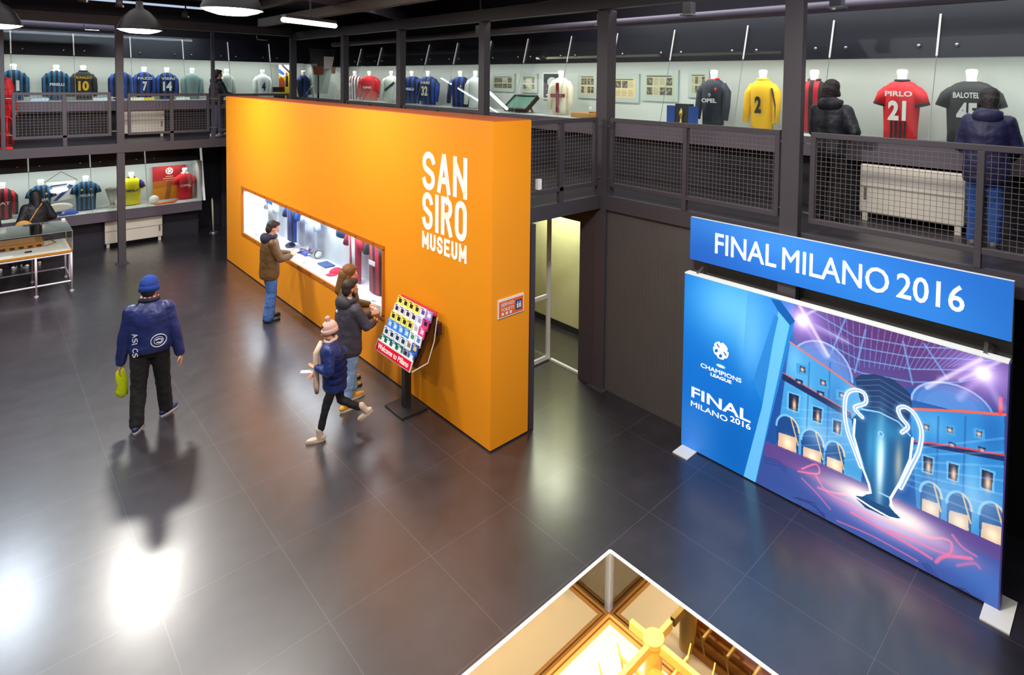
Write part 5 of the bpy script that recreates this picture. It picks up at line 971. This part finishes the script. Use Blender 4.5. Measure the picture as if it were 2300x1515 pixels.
        so = m.build(nm if not boots else 'boot', shoes, t, local=True, remesh=.008, sm=3)
        m = MB(); m.rings([[c_+ff*(.055+.135*math.cos(a*math.pi/12))*s+ss*(.043*math.sin(a*math.pi/12))*s+uu*z*s for a in range(24)] for z in (-.04, -.018)]); m.build('sole', sole or shoes, so, local=True, smooth=False)
    # jacket
    if jacket:
        m = MB(); p_ = puff; k = slim
        m.oval([(0, lean*.1*s, hem*s, .175*s*p_*k, .135*s*p_), (0, lean*.2*s, (hem+.06)*s, .185*s*p_*k, .145*s*p_), (0, lean*.4*s, 1.08*s, .175*s*p_*k, .135*s*p_), (0, lean*.7*s, 1.26*s, .19*s*p_, .14*s*p_), (0, lean*s, 1.37*s, .19*s*p_, .125*s*p_), (0, lean*s, 1.42*s, .165*s*p_, .11*s*p_), (0, lean*s, 1.46*s, .115*s*p_, .09*s*p_), (0, (lean+.005)*s, 1.52*s, .075*s, .07*s)], 24)
        for a, e, w_ in ((shl, el, lw), (shr, er, rw)): we = w_-(w_-e).normalized()*.015*s; m.cap(a, e, .074*s*p_, .064*s*p_); m.cap(e, we, .064*s*p_, .048*s*p_)
        jo = m.build('jacket', jacket, t, local=True, remesh=.010, sm=9); crease(jo, .02, .11)
        for e, w_ in ((el, lw), (er, rw)):
            if cuffs: d = (w_-e).normalized(); MB().tube([w_-d*.06*s, w_-d*.0*s], [.043*s, .041*s], 14).build('cuff', cuffs, t, local=True, smooth=True)
        if cuffs: MB().oval([(0, 0, (hem-.02)*s, .165*s*p_*k, .125*s*p_), (0, 0, (hem+.05)*s, .178*s*p_*k, .138*s*p_)], 24).build('waistband', cuffs, t, local=True, smooth=True)
    if collar: MB().tube([(nk+V(.085*math.cos(a*math.pi/8), .075*math.sin(a*math.pi/8)-.01, .0 if 0 <= a < 9 else .03)) for a in range(17)], .027*s, 10).build('collar', collar, t, local=True, smooth=True)
    if hood: m = MB(); m.ell(nk+V(0, -.09, -.03), V(.15, 0, 0), V(0, .075, .03), V(0, -.03, .1), 18, 10); m.tube([(nk+V(.11*math.cos(a*math.pi/8), .085*math.sin(a*math.pi/8)-.01, .0)) for a in range(17)], .035*s, 10); m.build('hood', hood, t, local=True, remesh=.010, sm=3)
    t2 = dict(t=t, s=s, lw=lw, rw=rw, P=P, el=el, er=er, nk=nk, al=al, ar=ar)
    return t2
def face(dx, dy): return math.atan2(-dx, dy)      # rotation that turns +Y to (dx, dy)
# --- man in the navy bomber jacket walking away
NAVYJ = mat('bomber_navy', (38, 48, 104), .38, noise=.12, scale=5, bump=.35); NAVYK = mat('bomber_knit', (20, 22, 50), .8); BLK = mat('trousers_black', (24, 22, 24), .8, noise=.2, scale=16, bump=.3)
SHN = mat('sneaker_navy', (34, 38, 86), .6); SOLW = mat('sole_white', (226, 222, 222), .5)
p = person('person in a navy bomber jacket and blue beanie walking away with a yellow bag', (1.47, 8.72, 0), face(.3, .95), 1.80, look=(.1, 1, -.15), lw=(-.285, .02, .78), rw=(.30, -.02, .80), lp=(-1, -.3, 0), rp=(1, -.3, 0),
           lf=(-.12, -.12, 0), rf=(.13, .16, 0), lfy=-.15, rfy=-.6, jacket=NAVYJ, hem=.9, puff=1.16, trousers=BLK, shoes=SHN, sole=SOLW, hair='short', hat='beanie', hatcol=(16, 56, 140), collar=NAVYK, cuffs=NAVYK, flare=1.1, slim=1.05, palm_l=(1, 0, 0), palm_r=(-1, 0, 0))
t, s = p['t'], p['s']; PRW = mat('jacket_print', (206, 212, 226), .6, noise=.1)
MB().tube([p['nk']+Vector((.075*math.cos(a), .06*math.sin(a), .05))*s for a in np.linspace(2.6, 7.2, 12)], .02, 8).build('scarf', mat('scarf_plaid', (214, 206, 200), .7, stripes=((176, 40, 50), .045, 0, .02, .45)), t, local=True, smooth=True)
def on_back(x, z): return Vector((x, -(.158+.0)*math.sqrt(max(1-(x/.25)**2, .1))*1.1-.012, z))
for i, ch in enumerate('ASICS'):
    z = 1.2-i*.06; o = on_back(-.155, z); letters('lettering', ch, o, (.25, -.2, -.95), (.95, -.3, .2), .05 if ch != 'I' else .012, .06, PRW, t, .004, .02, local=True)
for r_, w_ in ((.075, .012), (.045, .008)):
    pts = [on_back(.11+r_*math.cos(a*math.pi/12), 1.08+r_*math.sin(a*math.pi/12)) for a in range(25)]; MB().tube(pts, w_*.5, 6).build('round_emblem', PRW, t, local=True)
MB().tube([on_back(.08, 1.09), on_back(.11, 1.10), on_back(.145, 1.085), on_back(.13, 1.05), on_back(.09, 1.06)], .008, 6).build('round_emblem', PRW, t, local=True)
g = p['lw']; YB = mat('bag_lime', (204, 222, 20), .35, noise=.12, scale=9, bump=.6)
wl = Matrix.Translation(t.location) @ Matrix.Rotation(t.rotation_euler[2], 4, 'Z') @ (g+Vector((0, .02, -.06)))
b = thing('shopping_bag', 'lime yellow plastic bag held by the person in the navy bomber jacket', 'bag', wl)
MB().rings([[(rx*math.cos(a*math.pi/8)+ox, ry*math.sin(a*math.pi/8), z) for a in range(16)] for rx, ry, z, ox in ((.02, .02, .0, 0), (.045, .035, -.05, -.01), (.06, .05, -.13, 0), (.05, .045, -.2, .01), (.065, .05, -.28, .0), (.055, .045, -.34, .01), (.02, .02, -.37, .01))]).build('bag_body', YB, b, local=True, smooth=True)
MB().tube([(0, -.01, -.02), (-.03, 0, .03), (.0, .01, .045), (.03, 0, .03), (0, 0, -.02)], .006, 6).build('handle', YB, b, local=True)
# --- man in the brown jacket at the window
BRN = mat('jacket_brown', (98, 68, 34), .55, noise=.2, scale=7, bump=.5); JEAN = mat('jeans_blue', (70, 106, 168), .8, noise=.22, scale=12, bump=.3); SHB = mat('shoe_black', (26, 24, 26), .45)
p = person('person in a brown jacket and blue jeans reading a phone before the orange wall window', (3.60, 11.05, 0), face(.93, -.1), 1.75, look=(0, 1, -.45), tilt=.3, lw=(-.07, .34, 1.12), rw=(.09, .33, 1.10), lp=(-.6, -.5, -.6), rp=(.8, -.5, -.6), lf=(-.1, .02, 0), rf=(.1, -.04, 0),
           jacket=BRN, hem=.76, puff=1.12, trousers=JEAN, shoes=SHB, hair='short', haircol=(46, 34, 26), collar=mat('collar_navy', (32, 34, 58), .8), hood=mat('collar_navy', (32, 34, 58), .8), flare=1.35, slim=1.08, palm_l=(.7, 0, .7), palm_r=(-.7, 0, .7), curl=.5, lean=.02)
def held(p, nm, label, cat, off, size, m, rot=0.):
    t = p['t']; Wm = Matrix.Translation(t.location) @ Matrix.Rotation(t.rotation_euler[2], 4, 'Z'); c_ = Wm @ (p['rw']*.5+p['lw']*.5+Vector(off)); o = MB().obox((0, 0, 0), (size[0]/2, 0, 0), (0, size[1]/2*math.cos(rot), size[1]/2*math.sin(rot)), (0, -size[2]/2*math.sin(rot), size[2]/2*math.cos(rot))).build(nm, m, bevel=.003); o.location = c_; o.rotation_euler = (0, 0, t.rotation_euler[2]); return tag(o, label, cat)
PH = mat('phone_white', (226, 228, 236), .3); PHD = mat('phone_dark', (40, 44, 60), .3)
held(p, 'phone', 'phone held by the person in the brown jacket', 'phone', (0, .1, .02), (.075, .14, .01), PH, .5)
# --- bearded man in the charcoal parka with yellow boots
PRK = mat('parka_charcoal', (66, 62, 74), .6, noise=.18, scale=8, bump=.4); LJ = mat('jeans_light', (140, 172, 214), .8, noise=.3, scale=14, bump=.3); YBT = mat('boot_yellow', (226, 166, 44), .6)
GRL = mat('lining_grey', (158, 152, 156), .9, noise=.2, scale=40)
p = person('bearded person in a charcoal parka, light jeans and yellow boots holding a phone', (3.38, 7.42, 0), face(.95, .12), 1.66, look=(.1, 1, -.12), lw=(-.06, .36, 1.16), rw=(.1, .33, 1.08), lp=(-.6, -.5, -.6), rp=(.9, -.6, -.5), lf=(-.1, .12, 0), rf=(.1, -.1, 0),
           jacket=PRK, hem=.74, puff=1.12, trousers=LJ, shoes=YBT, boots=True, sole=SOLW, hair='beard', haircol=(44, 32, 26), hood=mat('hood_charcoal', (52, 50, 58), .7), collar=GRL, flare=1.2, slim=1.05, palm_l=(.8, 0, .5), palm_r=(-.8, 0, .5), skin=(206, 146, 112), lfy=-.1, rfy=-.1)
MB().ell((-.0, -.165, 1.3), (.02, 0, 0), (0, .008, 0), (0, 0, .022), 10, 6).build('badge', WHITE, p['t'], local=True)
held(p, 'phone', 'pale phone held up by the bearded person in the charcoal parka', 'phone', (0, .12, .07), (.075, .02, .15), PH, .1)
# --- woman beyond him
OLV = mat('coat_olive', (104, 78, 30), .7, noise=.2, scale=8, bump=.4)
q_ = onz(790, 868, 0)
p = person('person with long brown hair in an olive coat mostly hidden behind the bearded person', (q_.x+.0, q_.y+.12, 0), face(.9, -.35), 1.68, look=(.1, 1, -.25), lw=(-.1, .3, 1.1), rw=(.16, .3, 1.0), lp=(-.6, -.5, -.6), rp=(.8, -.5, -.6), jacket=OLV, hem=.72, puff=1.1, trousers=mat('trousers_tan', (96, 74, 44), .8), shoes=mat('boot_tan', (186, 136, 50), .6), sole=SHB, hair='long', haircol=(120, 78, 34), flare=1.1, boots=True)
# --- girl
NPF = mat('puffer_navy', (26, 46, 108), .42, noise=.14, scale=9, bump=.6); CRM = mat('scarf_cream', (226, 196, 172), .9, noise=.12, scale=30); LEG = mat('leggings_black', (22, 20, 28), .7); BTW = mat('boot_cream', (214, 192, 172), .6)
p = person('child in a navy puffer jacket and pink pompom hat striding with a phone', (2.98, 6.88, 0), face(-.80, .42), 1.38, lean=.07, look=(-.12, 1, -.25), lw=(-.08, .26, 1.12), rw=(.06, .28, 1.0), lp=(-.7, -.5, -.7), rp=(.7, -.5, -.7), lf=(-.08, .22, 0), rf=(.08, -.42, .20), lfy=.1, rfy=-.1,
           jacket=NPF, hem=.72, puff=1.2, trousers=LEG, shoes=BTW, hair='short', haircol=(92, 62, 44), hat='pompom', hatcol=(232, 186, 172), collar=CRM, boots=True, slim=.82, palm_l=(.2, 0, 1), palm_r=(-.4, 0, 1), hood=None, skin=(232, 172, 142), curl=.5)
s = p['s']; MB().tube([p['nk']+Vector((-.04, .10, -.02)), p['nk']+Vector((-.05, .15, -.12)), p['nk']+Vector((-.05, .15, -.3)), p['nk']+Vector((-.05, .145, -.5)), p['nk']+Vector((-.05, .14, -.6))], [.025, .03, .03, .034, .02], 10).build('scarf', CRM, p['t'], local=True, smooth=True)
MB().tube([p['nk']+Vector((.04, .10, -.02)), p['nk']+Vector((.03, .16, -.15)), p['nk']+Vector((.02, .17, -.3))], [.025, .03, .02], 10).build('scarf', CRM, p['t'], local=True, smooth=True)
for z in (1.3, 1.2, 1.1, 1.0, .9): MB().oval([(0, 0, (z-.006)*s, .216*s, .166*s), (0, 0, (z+.006)*s, .216*s, .166*s)], 28).build('quilt_seam', mat('seam_navy', (16, 28, 72), .5), p['t'], local=True)
held(p, 'phone', 'white phone held flat by the child in the pink pompom hat', 'phone', (-.02, .1, .0), (.07, .14, .01), PH, .1)
# --- upper gallery visitors
BJ = mat('jacket_black', (30, 32, 42), .5, noise=.2, scale=8, bump=.4); NJ = mat('jacket_navy', (34, 34, 74), .5, noise=.2, scale=8, bump=.4); JD = mat('jeans_deep', (36, 78, 150), .8, noise=.2)
person('person in a black hooded jacket seen from behind beside the near upper column', (6.88, 2.62, 2.735), face(.97, .1), 1.62, lw=(-.12, .28, 1.0), rw=(.2, .2, 1.05), jacket=BJ, hem=.82, puff=1.12, trousers=BLK, shoes=SHB, hair='long', hl_=.1, haircol=(40, 30, 26), hood=BJ, look=(.3, 1, -.15), voxel=.01)
person('person in a navy hooded jacket and blue jeans before the shirt numbered 45', (6.90, 1.12, 2.735), face(.97, .1), 1.55, lw=(-.16, .26, 1.0), rw=(.2, .24, .98), jacket=NJ, hem=.72, puff=1.22, trousers=JD, shoes=mat('shoe_grey', (110, 104, 106), .6), hair='long', hl_=.1, haircol=(36, 28, 28), hood=NJ, look=(-.2, 1, -.1), voxel=.01)
person('person in black leaning towards the shirts on the left gallery beside the thin post', (4.40, 17.45, 2.735), face(.9, .2), 1.72, lw=(-.1, .36, 1.08), rw=(.14, .38, 1.08), lean=.05, jacket=mat('jacket_black2', (30, 28, 34), .6), hem=.84, puff=1.15, trousers=mat('jeans_pale', (120, 124, 170), .8), shoes=SOLW, hair='short', haircol=(36, 30, 30), hood=mat('jacket_black2', (30, 28, 34), .6), voxel=.011, lf=(-.1, .2, 0), rf=(.1, -.1, 0))
person('person in a red coat standing at the far left of the left gallery', (.36, 17.0, 2.745), face(.6, .8), 1.74, jacket=mat('coat_red', (196, 22, 30), .6, noise=.1), hem=.6, puff=1.15, trousers=mat('trousers_red', (170, 20, 26), .7), shoes=SHB, hair='short', haircol=(60, 20, 24), voxel=.011)
t = thing('red_trolley', 'red tubular trolley handles beside the person in the red coat', 'trolley', (.38, 16.85, 2.72)); RT = mat('red_tube', (216, 30, 34), .35)
for z in (3.05, 3.4): MB().tube([(.25, 16.8, z), (.5, 16.8, z), (.56, 16.8, z-.06), (.57, 16.8, z-.22)], .018, 8).build('handle', RT, t, smooth=True)
for x in (.27, .48): MB().tube([(x, 16.8, 2.76), (x, 16.8, 3.42)], .018, 8).build('upright', RT, t, smooth=True)
MB().box(.2, .56, 16.74, 16.86, 2.72, 2.78).build('base', RT, t)
# --- lower gallery visitors behind the table
p = person('person in black with long dark hair at the lower display case behind the table', (.93, 17.45, 0), face(-.25, .95), 1.72, lw=(-.2, .2, .98), rw=(.2, .22, 1.05), lean=.03, jacket=mat('jacket_black2', (30, 28, 34), .6), hem=.6, puff=1.2, trousers=BLK, shoes=SOLW, hair='long', haircol=(28, 24, 24), look=(0, 1, -.15), voxel=.011, lf=(-.1, .3, 0), rf=(.14, .35, 0))
w_ = Matrix.Translation(p['t'].location) @ Matrix.Rotation(p['t'].rotation_euler[2], 4, 'Z') @ Vector((-.24, -.1, 1.0))
t = thing('shoulder_bag', 'tan shoulder bag worn by the person in black at the lower case', 'bag', w_); MB().ell((0, 0, 0), (.14, 0, -.05), (0, .05, 0), (.04, 0, .12), 14, 10).build('bag_body', mat('bag_tan', (204, 146, 66), .6), t, local=True, smooth=True); MB().tube([(.1, 0, .1), (.2, .02, .3), (.3, .08, .45)], .012, 6).build('strap', mat('bag_tan', (204, 146, 66), .6), t, local=True)
person('person in dark clothes at the far left edge behind the table', (.12, 17.3, 0), face(.1, 1), 1.66, jacket=mat('jacket_grey', (46, 44, 50), .7), hem=.7, puff=1.1, trousers=BLK, shoes=SOLW, hair='short', haircol=(40, 34, 32), voxel=.011, lf=(.2, .45, 0), rf=(.42, .5, 0))
